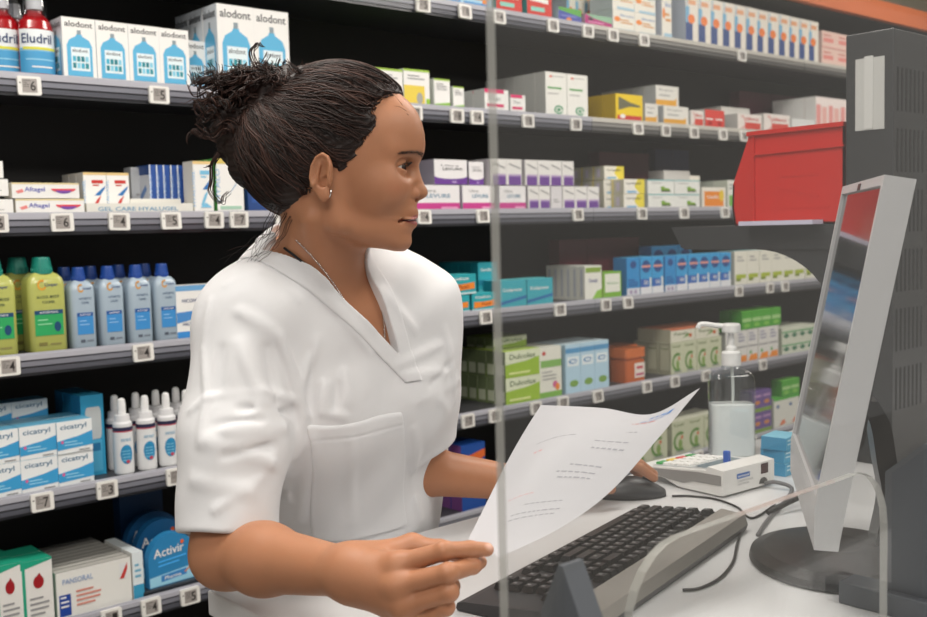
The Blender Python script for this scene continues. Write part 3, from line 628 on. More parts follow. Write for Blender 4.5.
def lab_green(a):
    a.arc(.36, .80, .13, .065, .4, 60, 330, hx('e0a23a')); a.t('Cooper', .42, .77, .36, .05, NV)
    a.t('ALCOOL MODIF', .2, .64, .6, .035, hx('4a5a44')); a.t('COOPER', .34, .58, .34, .03, hx('4a5a44'))
    a.r(.12, .2, .88, .50, hx('2fa560')); a.r(.12, .45, .88, .50, hx('1c4a70')); a.t('ANTISEPTIQUE', .25, .46, .5, .025, WH); a.lines(.2, .6, .38, 2, .05, .012, hx('9fe0b0')); a.e(.72, .3, .09, .06, hx('1c4a70')); a.r(.2, .08, .42, .12, hx('7f7a42')); a.r(.5, .085, .8, .105, hx('8f8a52'))
def lab_blue(a):
    a.arc(.40, .84, .13, .06, .4, 60, 330, hx('dc9f45')); a.t('Cooper', .48, .81, .36, .045, NV)
    a.t('ANTISEPTIC', .3, .68, .5, .03, hx('4a5f80')); a.t('COOPER', .4, .62, .3, .03, hx('4a5f80'))
    a.r(.2, .2, .84, .50, hx('3f8fd0')); a.r(.2, .45, .84, .50, hx('23559a')); a.t('ANTISEP', .3, .46, .45, .022, WH); a.lines(.3, .7, .38, 2, .05, .012, hx('9fcaf0')); a.r(.3, .09, .48, .13, hx('5a6270')); a.r(.55, .1, .82, .12, hx('7a8290'))
zC = SZ['C']
def bx(px, yo, k): return _xon(px, SZ[k]+.08, YS+yo)
for (p, yo, nm) in ((-6, .045, 'yellow green antiseptic bottle cut by the left picture edge'), (44, .045, 'yellow green antiseptic bottle with teal cap, whole in view'), (20, .125, 'yellow green antiseptic bottle standing behind the front pair')):
    square_bottle(bx(p, yo, 'C'), YS+yo, zC, .082, .058, .186, hx('1c8676'), hx('b7bb66'), lab_green, 'green antiseptic bottles', nm)
for i, p in enumerate((78, 107, 135, 161)):
    square_bottle(bx(p+2, .04, 'C'), YS+.04, zC, .057, .05, .163, hx('1f4796'), hx('a9bac8'), lab_blue, 'blue capped antiseptic bottles', '%s pale blue antiseptic bottle with navy cap' % ('leftmost', 'second', 'third', 'rightmost')[i]+' in the front row')
for i, p in enumerate((66, 92, 120, 146)):
    square_bottle(bx(p, .105, 'C'), YS+.105, zC, .057, .05, .163, hx('1f4796'), hx('a9bac8'), lab_blue, 'blue capped antiseptic bottles', '%s pale blue antiseptic bottle with navy cap' % ('leftmost', 'second', 'third', 'rightmost')[i]+' in the rear row')
row(d_comfort, 'cf', 'C', 177, 226, 286, 'white carton with blue wave', 'right of the blue capped bottles', 'wave cartons', n=1, d=.06)
row(d_teal, 'te', 'C', 400, 433, 271, 'teal carton with orange wave', 'lower row by the tunic shoulder', 'teal cartons', n=1, d=.07, h=.053)
row(d_teal, 'te', 'C', 436, 470, 270, 'teal carton with orange wave', 'lower row, middle', 'teal cartons', n=1, d=.07, h=.053)
row(d_teal, 'te', 'C', 472, 497, 270, 'teal carton with orange wave', 'lower row, at glass edge', 'teal cartons', n=1, d=.07, h=.053)
row(d_teal, 'te', 'C', 414, 444, 271, 'teal carton with orange wave', 'upper row, left', 'teal cartons', n=1, d=.07, h=.06, z0=.0535)
row(d_teal, 'te', 'C', 446, 476, 271, 'teal carton with orange wave', 'upper row, right', 'teal cartons', n=1, d=.07, h=.06, z0=.0535)
row(d_tealstack, 'ts', 'C', 479, 498, 255, 'tall teal carton', 'behind the glass edge', 'teal cartons', n=1, nd=6, d=.03, yo=.085, h=.142)
row(d_teal2, 't2', 'C', 500, 553, 281, 'teal carton without orange', 'right of glass edge', 'teal cartons', n=2, d=.08)
row(d_ysp, 'ys', 'C', 585, 602, 266, 'white carton with green corner', 'on fourth highest shelf', 'white and green row', n=1, nd=6, d=.028)
row(d_gwsmall, 'gs', 'C', 604, 622, 272, 'small green framed carton', 'beside the white and green row', 'green framed cartons', n=1, d=.05)
row(d_blue8b, 'b8b', 'C', 627, 640, 254, 'blue carton side with small oval', 'first of blue row', 'blue cartons in a row', n=1, d=.06, h=.133)
row(d_blue8, 'b8', 'C', 641, 664, 254, 'blue carton with navy oval', 'left part of blue row', 'blue cartons in a row', n=2, nd=2, d=.06, h=.133)
row(d_blue8b, 'b8b', 'C', 665, 676, 254, 'blue carton side with small oval', 'middle of blue row', 'blue cartons in a row', n=1, d=.06, h=.133)
row(d_blue8, 'b8', 'C', 677, 731, 254, 'blue carton with navy oval', 'right part of blue row', 'blue cartons in a row', n=5, d=.06, h=.133)
row(d_blue8, 'b8', 'C', 652, 692, 240, 'blue carton with navy oval', 'lying raised behind the blue row', 'blue cartons in a row', n=3, nd=1, d=.06, yo=.14, h=.165)
row(d_wolive, 'wo', 'C', 735, 816, 258, 'cream carton with olive print', 'right of the blue row', 'cream and olive cartons', n=7, nd=1, d=.08, h=.135)
row(d_wpink, 'wp3', 'C', 818, 860, 258, 'pale carton with pink print', 'behind the monitor', 'cream and olive cartons', n=3, nd=1, d=.08, h=.135)
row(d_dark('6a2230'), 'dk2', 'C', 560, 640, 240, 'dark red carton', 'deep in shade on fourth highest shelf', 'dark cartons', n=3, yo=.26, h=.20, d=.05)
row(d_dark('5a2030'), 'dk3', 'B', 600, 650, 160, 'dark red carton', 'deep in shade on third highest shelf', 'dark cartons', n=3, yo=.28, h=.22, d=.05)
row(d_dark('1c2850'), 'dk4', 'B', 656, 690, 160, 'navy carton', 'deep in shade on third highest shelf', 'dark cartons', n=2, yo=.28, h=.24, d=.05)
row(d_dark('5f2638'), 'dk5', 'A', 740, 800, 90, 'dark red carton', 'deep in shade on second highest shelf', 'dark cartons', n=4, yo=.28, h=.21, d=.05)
# fifth highest, left
row(d_cic, 'ci', 'D', -18, 94, 433, 'white and blue carton with blue wave', 'left block', 'lettered white and blue cartons', n=3, nd=2, layers=2, d=.06)
row(d_cic, 'ci', 'D', -23, 51, 384, 'white and blue carton with blue wave', 'in shade at back of left block', 'lettered white and blue cartons', n=2, yo=.14, layers=3, d=.06, h=.0615)
row(d_tubebox, 'tb', 'D', 83, 106, 383, 'blue carton with grey tube print', 'left of spray bottles', 'tube cartons', n=1, nd=3, yo=.065, d=.05, h=.19)
def spray(x, y, z, lab):
    t = empty('spray_bottle', (x, y, z)); t.scale = (1.08, 1.08, 1.19); tag(t, lab, 'spray bottle', 'white spray bottles')
    MB().lathe([(.0195, 0), (.021, .003), (.021, .088), (.0205, .093)], n=28, col=hx('e8e9ea'), cols=None).lathe([(.0208, .086), (.0211, .0861), (.0211, .0925), (.0205, .093)], n=28, col=hx('2a2c4a')).lathe([(.0212, .084), (.0213, .0862)], n=28, col=hx('c24a5a')).build('bottle_body', print_m, t)
    MB().lathe([(.0205, .0935), (.0205, .1), (.0165, .104), (.0155, .116), (.0145, .117), (.001, .1171)], n=28, col=hx('e6e6e8')).build('collar', plastic_m, t)
    MB().lathe([(.009, .1175), (.0088, .136), (.0075, .146), (.004, .149), (.001, .1492)], n=20, col=hx('f2f2f2')).build('nozzle_cap', plastic_m, t)
    lb = MB()
    def P(u, v, e): a = u/.021; return ((.0212+e)*math.sin(a), -(.0212+e)*math.cos(a), v)
    def pol(pts, c, e): lb.add([P(u, v, e) for u, v in pts], [tuple(range(len(pts)))], c, 0, True)
    for i in range(14):
        ua, ub = -.0155+.027*i/14, -.0155+.027*(i+1)/14; ha, hb_ = [.019*math.sqrt(max(0, 1-((q_+.002)/.0135)**2)) for q_ in (ua, ub)]
        lb.add([P(ua, .040-ha, .0004), P(ub, .040-hb_, .0004), P(ub, .040+hb_, .0004), P(ua, .040+ha, .0004)], [(0, 1, 2, 3)], hx('2f8fc0'), 0, True)
    for i in range(4):
        for h0 in (-.011, -.0025): pol([(h0, .046-.006*i), (h0+.0075, .046-.006*i), (h0+.0075, .0475-.006*i), (h0, .0475-.006*i)], hx('8fd0ea'), .0012)
    pol(ell(0, .026, .004, .0035, 10), hx('c9475a'), .0014)
    v, f = text_geo('aerosol'); lb.add([P(-.013+.022*p[0], .066+.008*p[1], .0005) for p in v], f, hx('7fb0cc'))
    lb.build('label_print', print_m, t); return t
sp_x = (123, 146, 167, 187, 207, 227)
for i, p in enumerate(sp_x):
    spray(bx(p, .04, 'D'), YS+.04, SZ['D'], '%s white spray bottle with blue oval in the front row' % ('leftmost', 'second', 'third', 'fourth', 'fifth', 'sixth')[i])
for i, p in enumerate((116, 137, 157, 177, 196)):
    spray(bx(p, .10, 'D'), YS+.10, SZ['D']+.0, '%s white spray bottle, rear row, partly hidden' % ('leftmost', 'second', 'third', 'fourth', 'fifth')[i])
# fifth highest, right
row(d_dulc, 'du', 'D', 506, 541, 352, 'lime green laxative carton', 'right of glass edge', 'lime green cartons', n=1, nd=5, layers=2, d=.042)
row(d_dulc, 'du', 'D', 494, 527, 330, 'lime green laxative carton', 'topmost, set back, in shade', 'lime green cartons', n=1, nd=3, d=.042, z0=.148, yo=.10, h=.055)
row(d_wgleaf, 'wl', 'D', 540, 562, 348, 'white carton with green bands', 'between lime green and pale blue cartons', 'green banded cartons', n=1, nd=2, d=.06)
row(d_bw3, 'b3', 'D', 566, 609, 345, 'pale blue carton', 'left of the orange jars', 'pale blue cartons', n=3, nd=3, d=.045)
for i, (p, yo, z0) in enumerate(((627, .055, 0), (620, .13, 0))):
    t = empty('orange_jar', (bx(p, yo, 'D'), YS+yo, SZ['D'])); tag(t, ('square amber jar with white label', 'amber jar behind the labelled one')[i]+' on the fifth highest shelf', 'jar', 'amber jars')
    jm = mat('amber_jar', attr=True, rough=.25, coat=.5); w = .052
    m = MB(); 
    for (za, zb, s_) in ((0, .078, 1), (.078, .086, .86), (.086, .12, 1.03)):
        m.prism(rrect(-w*s_, -w*.8*s_, w*s_, w*.8*s_, .012, 4), za, zb, hx('c4622e') if za < .08 else hx('d06f38'), plane='xy')
    m.build('jar_body', jm, t)
    l = MB().box((-.01, -w*.8-.001, .015), (.045, -w*.8-.0002, .066), hx('e9dfd6')); l.box((-.004, -w*.8-.0014, .022), (.04, -w*.8-.001, .03), hx('b83a6a')); l.box((.0, -w*.8-.0014, .045), (.035, -w*.8-.001, .055), hx('c94a5a')); l.build('label_print', print_m, t)
row(d_herb, 'he', 'D', 671, 722, 335, 'sage green herbal carton', 'left of the dispenser', 'sage green herbal cartons', n=4, nd=3, d=.055, h=.118)
row(d_herbflat, 'hf', 'D', 671, 719, 319, 'cream herbal carton with rust top', 'lying on the sage ones', 'cream herbal cartons', n=2, nd=2, d=.075, z0=.1185, h=.048, yo=.014)
row(d_gtop, 'gt2', 'D', 726, 779, 325, 'white carton with orange corner', 'right of the dispenser pump', 'white and orange herbal cartons', n=5, nd=1, d=.07, h=.128)
row(d_gtopgreen, 'gg', 'D', 742, 781, 301, 'green carton', 'upper tier right of dispenser', 'green herbal cartons', n=4, nd=2, d=.05, z0=.1285, h=.072)
row(d_gtopgreen, 'gg', 'D', 724, 741, 318, 'lower green carton', 'behind the dispenser pump', 'green herbal cartons', n=1, nd=1, d=.05, z0=.1285, h=.02)
row(d_gw_wide, 'gwd', 'D', 782, 818, 326, 'pale green carton with dark diamonds', 'left of the monitor', 'diamond cartons', n=1, nd=3, layers=2, d=.05, h=.055)
# lowest visible
row(d_drop, 'dr', 'E', -4, 24, 567, 'green and white carton with red drop', 'at the left picture edge', 'red drop cartons', n=1, nd=2, d=.06)
row(d_drop, 'dr2', 'E', 22, 54, 563, 'green and white carton with red drop', 'left of the medicine stack', 'red drop cartons', n=1, nd=2, d=.06)
row(d_medic, 'me', 'E', 57, 132, 574, 'flat white medicine carton with blue square', 'left stack', 'white medicine cartons', n=1, nd=9, d=.024)
row(d_bluewhite, 'bwh', 'E', 133, 144, 553, 'narrow blue and white carton', 'beside the medicine stack', 'narrow blue and white cartons', n=1, nd=3, d=.05)
def dome(x, y, z, s_, c, lab, rz=0):
    t = empty('plaster_pack', (x, y, z), rz); tag(t, lab, 'package', 'dome topped packs')
    m = MB(); w = .062*s_; h = .125*s_
    out = [(-w, 0), (w, 0), (w*1.0, h*.4)]+ell(0, h*.5, w, h*.5, 16, 0, 180)+[(-w, h*.4)]
    m.prism(out, 0, .022, c); m.build('pack_body', print_m, t)
    a = MB(); e = -.0004
    def pl(pts, col, e): a.add([(p[0], e, p[1]) for p in pts], [tuple(range(len(pts)))], col)
    k = tuple(v*1.9+.03 for v in c)
    pl([(-w*.98, .002), (w*.98, .002), (w*.98, h*.28), (-w*.98, h*.2)], hx('9fd6ee'), -.0004); pl([(-w*.5, h*.08), (w*.6, h*.12), (w*.6, h*.24), (-w*.5, h*.2)], hx('3a86c8'), -.0008)
    a.text('Activir', (-w*.78, -.0008, h*.56), (1, 0, .06), (0, 0, 1), w*1.3, h*.17, WH); pl([(-w*.6, h*.46), (w*.6, h*.5), (w*.6, h*.53), (-w*.6, h*.49)], k, -.0008); pl([(-w*.6, h*.38), (w*.3, h*.41), (w*.3, h*.44), (-w*.6, h*.41)], k, -.0008)
    o = ell(w*.1, h*.5, w*.85, h*.4, 10, -60, 10)+ell(w*.1, h*.5, w*.80, h*.37, 10, -60, 10)[::-1]; pl(o, OR, -.001); pl(ell(w*.45, h*.78, w*.08, w*.08, 10), hx('ee6a30'), -.001)
    a.text('Pharma', (-w*.35, -.0012, h*.11), (1, 0, .04), (0, 0, 1), w*.7, h*.07, WH)
    a.build('pack_print', print_m, t)
dome(bx(172, .022, 'E'), YS+.022, SZ['E']+.012, 1.0, hx('2f86bd'), 'light blue dome topped plaster pack on small tray, foremost', .05)
dome(bx(162, .10, 'E'), YS+.10, SZ['E']+.012, 1.12, hx('1f669c'), 'darker blue dome topped pack, second behind the light one', .05)
dome(bx(154, .15, 'E'), YS+.15, SZ['E']+.012, 1.2, hx('174f7f'), 'dark blue dome topped pack, third from the front', .05)
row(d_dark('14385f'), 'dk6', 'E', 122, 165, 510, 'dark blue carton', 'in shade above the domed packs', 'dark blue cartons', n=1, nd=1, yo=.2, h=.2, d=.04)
tr = MB().box((-.075, 0, 0), (.075, .19, .012), hx('2a2f36'), bev=.003).build('display_tray', plastic_m, None, (bx(172, .01, 'E')+.0, YS+.01, SZ['E']+.0002)); tag(tr, 'low dark tray carrying the dome topped packs', 'tray')
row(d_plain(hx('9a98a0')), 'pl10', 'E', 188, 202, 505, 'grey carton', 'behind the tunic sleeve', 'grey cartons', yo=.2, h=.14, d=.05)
row(d_blueor, 'bo', 'E', 462, 486, 446, 'blue carton with orange stripe', 'between tunic and paper', 'blue and orange cartons', n=1, nd=2, d=.05)
row(d_herb, 'he2', 'E', 612, 668, 404, 'sage green herbal carton', 'seen past the raised paper tip', 'sage herbal cartons below', n=3, nd=1, d=.055, h=.125)
row(d_herb, 'he2', 'E', 672, 720, 402, 'sage green herbal carton', 'between paper tip and dispenser', 'sage herbal cartons below', n=3, nd=2, d=.055, h=.125)
row(d_violet, 'vi', 'E', 753, 772, 376, 'violet carton', 'right of the dispenser bottle', 'violet cartons', n=2, nd=1, d=.06, layers=2, h=.085)
row(d_tallwg, 'tw', 'E', 774, 800, 388, 'white carton with green rim', 'between violet cartons and monitor', 'green rimmed cartons', n=2, nd=2, d=.06, h=.125)
row(d_gtopgreen, 'gg2', 'E', 782, 800, 366, 'green carton', 'stacked on the green rimmed ones', 'green herbal cartons', n=2, nd=1, d=.05, z0=.126, h=.065)
# ------------------------------------------------------------------ counter and what stands on it
lam = mat('counter_laminate', hx('d2d2d3'), .32, noise=.015, nscale=5)
CZ = .98
ct = empty('pharmacy_counter', (1.8, .7, 0)); tag(ct, 'long white laminate counter between the woman and the glass screen', 'counter')
MB().box((-1.192, -.40, CZ-.032), (1.3, .47, CZ), bev=.003).build('worktop', lam, ct)
MB().box((-1.12, -.30, .08), (1.25, .36, CZ-.033)).build('cabinet_body', lam, ct)
MB().box((-1.08, -.26, 0), (1.22, .32, .079)).build('plinth', black_m, ct)

# keyboard
kb_dark, kb_sil, keyc = hx('3a3a3c'), hx('8d8983'), hx('232325')
kbm = mat('keyboard_plastic', attr=True, rough=.42)
kr = math.atan2(.104, .437); K = empty('keyboard', (1.026, .862, CZ), kr)
tag(K, 'black computer keyboard with grey palm side strip lying on the white counter', 'keyboard')
L_, D_ = .470, .176
m = MB()
prof = [(-D_/2, .001), (-D_/2-.003, .010), (-D_/2+.002, .024), (-D_/2+.036, .0275), (-D_/2+.040, .022), (D_/2-.012, .0125), (D_/2-.002, .010), (D_/2, .004), (D_/2-.002, .001)]
m.prism(prof, -L_/2, L_/2, kb_dark, plane='yz'); m.build('keyboard_case', kbm, K)
m = MB(); m.prism([(-D_/2-.0032, .0102), (-D_/2+.0015, .0246), (-D_/2+.036, .0281), (-D_/2+.038, .0262), (-D_/2+.001, .0235)], -L_/2+.001, L_/2-.001, kb_sil, plane='yz')
m.build('function_strip', kbm, K)
m = MB(); m.text('hp', (.158, -D_/2+.026, .0279), (-1, 0, .0), (0, -1, -.09), .012, .010, hx('1c1c1e')); m.build('logo', kbm, K)
for s_ in (-1, 1): MB().box((s_*.19-.012, -D_/2+.01, 0), (s_*.19+.012, -D_/2+.03, .0012), hx('222222')).build('foot', kbm, K)
kcache = {}
def key(cx, cy, w, d=.0165):
    z = .0225-(cy+D_/2-.040)*(.0095/(D_-.052))
    kk = (round(w, 4), round(d, 4))
    if kk not in kcache:
        q = MB(); w2, d2 = w/2, d/2; t = .0028
        vs = [(-w2, -d2, 0), (w2, -d2, 0), (w2, d2, 0), (-w2, d2, 0), (-w2+t, -d2+t, .0075), (w2-t, -d2+t, .0075), (w2-t, d2-t*.8, .0068), (-w2+t, d2-t*.8, .0068)]
        q.add(vs, [(0, 1, 5, 4), (1, 2, 6, 5), (2, 3, 7, 6), (3, 0, 4, 7)], keyc); q.add(vs[4:], [(0, 1, 2, 3)], hx('2c2c2e'))
        if w < .03: q.add([(.001, .0035, .0078), (-.0035, .0035, .0078), (-.0035, -.001, .0078), (.001, -.001, .0078)], [(0, 1, 2, 3)], hx('8a8a8c'))
        kcache[kk] = mesh_of(q, 'key', [kbm])
    o = bpy.data.objects.new('key', kcache[kk]); C.objects.link(o); o.parent = K; o.location = (cx, cy, z+.0004)
u = .01905; xr = L_/2-.010; nk = 0
rows = [[1, -1, 1, 1, 1, 1, -.5, 1, 1, 1, 1, -.5, 1, 1, 1, 1], [1]*13+[2], [1.5]+[1]*12+[1.5], [1.75]+[1]*11+[2.25], [2.25]+[1]*10+[2.75], [1.25, 1.25, 1.25, 6.25, 1.25, 1.25, 1.25, 1.25]]
ys = [-D_/2+.050, -D_/2+.0725, -D_/2+.0915, -D_/2+.1105, -D_/2+.1295, -D_/2+.1485]
for r_, y in zip(rows, ys):
    x = xr
    for w in r_:
        if w > 0: key(x-w*u/2, y, w*u-.0012)
        x -= abs(w)*u
xn = xr-15*u-.005
for y, cols in zip(ys, ([0, 1, 2], [0, 1, 2], [0, 1, 2], [], [1], [0, 1, 2])):
    for c in cols: key(xn-(c+.5)*u, y, u-.0012)
xp = xn-3*u-.005
for y, cols in zip(ys[1:], ([0, 1, 2, 3], [0, 1, 2], [0, 1, 2], [0, 1, 2], [1, 2])):
    for c in cols: key(xp-(c+.5)*u, y, u-.0012)

# mouse
mo = empty('computer_mouse', (1.315, 1.075, CZ), math.radians(-42)); tag(mo, 'dark grey computer mouse under the left hand beside the keyboard', 'mouse')
m = MB(); n = 20; rings = []
for t_ in np.linspace(0, 1, 13):
    x = -.058+.116*t_; wd = .031*math.sin(math.pi*min(max(t_*.94+.03, .0), 1))**.45; hh = .002+.036*(math.sin(math.pi*(t_*.9+.02))**.8)*(1-.25*t_)
    rings.append([(x, wd*math.cos(a), max(.001, hh*max(0, math.sin(a))**.8 if math.sin(a) > 0 else .001)) for a in np.linspace(-math.pi, math.pi, n, endpoint=False)])
vs = [p for r_ in rings for p in r_]
m.add(vs, [(k*n+i, k*n+(i+1) % n, (k+1)*n+(i+1) % n, (k+1)*n+i) for k in range(12) for i in range(n)]+[tuple(range(n)), tuple(12*n+i for i in range(n))], hx('3c3d40'), 0, True)
m.build('mouse_body', kbm, mo); MB().lathe([(.001, -.003), (.009, -.003), (.009, .003), (.001, .003)], n=16, col=hx('1c1c1e')).build('scroll_wheel', kbm, mo, (.030, 0, .027)); 
bpy.data.objects['scroll_wheel'].rotation_euler = (math.radians(90), 0, 0)
def spl(pts, n=40):
    P = np.array(pts, float); P = np.vstack([2*P[0]-P[1], P, 2*P[-1]-P[-2]]); o = []
    for i in range(1, len(P)-2):
        for t in np.linspace(0, 1, max(3, n//(len(P)-3)), endpoint=False):
            o.append(.5*((2*P[i])+(-P[i-1]+P[i+1])*t+(2*P[i-1]-5*P[i]+4*P[i+1]-P[i+2])*t*t+(-P[i-1]+3*P[i]-3*P[i+1]+P[i+2])*t**3))
    o.append(P[-2]); return np.array(o)
def cable(name, pts, r, label, col=hx('1b1b1d')):
    o = MB().tube(spl(pts), r, 8, col).build(name, plastic_m); tag(o, label, 'cable'); return o
zc = CZ+.0024
def gp(px, py): return at(px, py, Z=zc).tolist()
cable('mouse_cable', [gp(672, 496), gp(690, 496), gp(715, 499), gp(737, 507), gp(752, 518), gp(775, 505)], .0018, 'thin black mouse cable curving over the counter behind the terminal')
cable('keyboard_cable', [gp(683, 590), gp(700, 588), gp(720, 578), gp(733, 562), gp(737, 545), gp(742, 528)], .0020, 'thin black keyboard cable curving beside the grey keyboard strip')

# card terminal
tx = empty('card_terminal', (1.402, .955, CZ), math.radians(-4)); tag(tx, 'white and grey card terminal with coloured keys in front of the hand gel', 'card terminal')
TW, TL_ = .134, .182; w1, g_ = hx('e3e2df'), hx('8f8d8b')
m = MB()
m.prism([(0, .004), (0, .044), (.03, .047), (.034, .040), (.165, .026), (TL_, .026), (TL_, .018), (.12, .012), (.09, .003), (.01, .003)], .0, TW, w1, plane='yz')
m.build('terminal_body', mat('terminal_plastic', attr=True, rough=.35), tx); tm = MATS['terminal_plastic']
m = MB(); m.prism([(.004, .020), (.004, .036), (.05, .035), (TL_-.01, .0235), (TL_-.004, .020), (.11, .0125), (.08, .012), (.06, .018)], -.0012, 0, g_, plane='yz'); m.build('grey_side_panel', tm, tx)
m = MB(); sl = (.026-.040)/(.165-.034)
def tz(y): return .040+sl*(y-.034)
m.add([(.012, .045, tz(.045)+.0006), (TW-.012, .045, tz(.045)+.0006), (TW-.012, .16, tz(.16)+.0006), (.012, .16, tz(.16)+.0006)], [(0, 1, 2, 3)], hx('b9bcbc')); m.build('keypad_plate', tm, tx)
for i in range(4):
    for j in range(5):
        col = hx('f0efec') if j < 4 else [hx('3aa04c'), hx('e8c33a'), hx('d9483a'), hx('3aa04c')][i]
        y = .085+j*.0155; x = .02+i*.025
        q = MB().box((x, y, tz(y)-.0005), (x+.019, y+.011, tz(y)+.0035), col); q.build('button', tm, tx)
MB().box((.02, .048, tz(.05)), (TW-.02, .072, tz(.06)+.0016), hx('6f7f86')).build('display', tm, tx)
MB().box((.058, .036, .0405), (.066, .046, .062), hx('2458b8'), bev=.001).build('blue_clip', tm, tx)
m = MB().box((.035, -.0006, .026), (.068, -.0001, .034), hx('2f62ad')); m.text('terminal', (.037, -.0008, .028), (1, 0, 0), (0, 0, 1), .029, .0042, WH)
m.text('CARTE VITALE', (.036, -.0006, .020), (1, 0, 0), (0, 0, 1), .04, .0032, GRY); m.text('LECTEUR', (.036, -.0006, .015), (1, 0, 0), (0, 0, 1), .03, .003, GRY); m.build('label_print', tm, tx)
m = MB().box((.098, -.0006, .024), (.117, -.0001, .041), hx('3c1a1c')); m.build('card_window', tm, tx)
m = MB().prism(ell(.104, .008, .011, .010, 14, 0, 180), -.0006, -.0001, hx('5c5b5a')); m.build('cable_port', tm, tx)
b0 = np.array([1.506, .945, CZ+.008])
cable('terminal_cable', [b0, b0+[.004, -.02, .004], b0+[.0, -.05, -.004], gp(768, 520), gp(758, 535)], .0034, 'grey cable leaving the port of the card terminal', hx('6a6a6c'))
cable('monitor_cable', [gp(768, 515)[:2]+[CZ+.006], [1.47, .83, CZ+.03], [1.50, .84, CZ+.06], [1.49, .80, CZ+.10]], .0045, 'black cable rising to the back of the monitor')

# hand sanitiser
hs = empty('hand_gel_dispenser', (1.676, 1.122, CZ), math.radians(-42)); tag(hs, 'clear pump bottle of hand gel with white pump behind the card terminal', 'dispenser bottle')
shell = clear_mat('clear_pet', (.93, .96, .96), .10); liq = mat('gel_liquid', hx('dfe5e4'), .25, noise=.02, nscale=30)
gel = clear_mat('gel_clear', (.9, .93, .92), .03, dens=.96, white=hx('fbfcfc'))
def rbox(w, d, secs, col=(.8, .8, .8), n=6, cr=.28):
    m = MB(); rings = []
    for zz, s_ in secs:
        p = rrect(-w/2*s_, -d/2*s_, w/2*s_, d/2*s_, min(w, d)*cr*s_, n); rings.append([(a, b, zz) for a, b in p])
    nn = len(rings[0]); m.add([q for r_ in rings for q in r_], [(k*nn+i, k*nn+(i+1) % nn, (k+1)*nn+(i+1) % nn, (k+1)*nn+i) for k in range(len(rings)-1) for i in range(nn)]+[tuple(range(nn))[::-1], tuple((len(rings)-1)*nn+i for i in range(nn))], col, 0, True); return m
BW = .083
rbox(BW, .055, [(.0, .95), (.004, 1), (.142, 1), (.152, .95), (.160, .8), (.165, .42), (.178, .36), (.180, .36)]).build('bottle_shell', shell, hs)
rbox(BW-.004, .051, [(.003, .95), (.006, 1), (.100, 1), (.1002, 1)]).build('gel', gel, hs)
pw = hx('e9e9e8')
MB().lathe([(.017, .172), (.018, .174), (.018, .196), (.015, .199), (.010, .200), (.0095, .206), (.006, .210), (.005, .236), (.0001, .236)], n=28, col=pw).build('pump_collar', plastic_m, hs)
m = MB().lathe([(.001, .234), (.016, .234), (.0175, .237), (.0175, .248), (.015, .251), (.001, .2515)], n=28, col=pw)
m.tube(spl([(0, 0, .246), (-.025, 0, .2475), (-.048, 0, .251), (-.058, 0, .250), (-.0625, 0, .243)], 20), [.0058]*8+[.0050]*30 if False else .0048, 10, pw); m.build('pump_head', plastic_m, hs)
MB().tube(spl([(0, 0, .19), (.002, -.004, .12), (-.004, -.010, .06), (-.012, -.012, .008)]), .0028, 8, hx('d9dbd8')).build('dip_tube', plastic_m, hs)

# small blue packs between terminal and monitor
for i, (z_, r_) in enumerate(((0, .1), (.0225, .0), (.0450, .15))):
    p = at(793, 474, Z=CZ); o = place(d_bluepack, 'bw%d' % i, .06, .022, .045, p[0], p[1], CZ+z_+.0004, r_); tag(o, ('bottom', 'middle', 'top')[i]+' pale blue pack in the little stack between terminal and monitor', 'carton', 'pale blue packs')

# monitor
nx, ny = -.6, .8
MDIR = math.radians(34.5); NB = at(812, 548, d=1.15); MZ = empty('computer_monitor', (float(NB[0])+.19*math.cos(MDIR), float(NB[1])+.19*math.sin(MDIR), CZ), MDIR); tag(MZ, 'flat silver framed computer monitor seen from its edge on the counter', 'monitor')
# local axes: x along the screen width (away), y towards the woman (screen normal)
silm = mat('monitor_silver', hx('d2d2d4'), .35, metal=.1, noise=.02); blk = mat('monitor_black', hx('17171a'), .32); scr = mat('monitor_screen', hx('14161a'), .06, coat=.5)
MW, MH, T_ = .380, .412, math.radians(11.0); z0 = .080
hd = empty('display_head', (0, 0, 0)); 
def tilt(o): o.rotation_euler = (T_, 0, 0)
def mon(name, mb, m_, par=None):
    o = mb.build(name, m_, MZ); o.location = (0, .0, z0); o.rotation_euler = (T_, 0, 0); return o
bpy.data.objects.remove(hd)
fr = MB()
def frame(m, x0, x1, z0_, z1_, t, y0, y1):
    m.box((x0, y0, z0_), (x0+t, y1, z1_)); m.box((x1-t, y0, z0_), (x1, y1, z1_)); m.box((x0+t, y0, z1_-t), (x1-t, y1, z1_)); m.box((x0+t, y0, z0_), (x1-t, y1, z0_+t))
frame(fr, -MW/2, MW/2, .045, MH, .011, -.026, .006); mon('bezel', fr, silm)
mon('screen', MB().box((-MW/2+.011, -.012, .056), (MW/2-.011, .002, MH-.011)), scr)
mon('back_cover', MB().prism([(-.010, .06), (-.035, .12), (-.032, .18), (-.032, .28), (-.024, .33), (-.010, MH-.03)], -MW/2+.03, MW/2-.03, plane='yz'), blk)
mon('speaker_bar', MB().prism([(.006, .045), (-.026, .045), (-.027, .004), (-.002, .0)], -MW/2, MW/2, plane='yz'), silm)
mb_ = MB().box((-.012, .0021, .388), (.012, .0068, .398)); mon('logo_plate', MB().box((-.012, .0062, MH-.011), (.012, .0068, MH-.003)), blk)
st = MB().lathe([(.001, 0), (.122, 0), (.126, .004), (.124, .012), (.105, .018), (.04, .026), (.001, .027)], n=48, sx=1.0, sy=.88); st.build('stand_base', blk, MZ).location = (.022, -.050, 0)
nk_ = MB(); P = spl([(0, -.125, .02), (0, -.135, .08), (0, -.128, .13), (0, -.120, .18), (0, -.105, .21)], 20)
vs = []; 
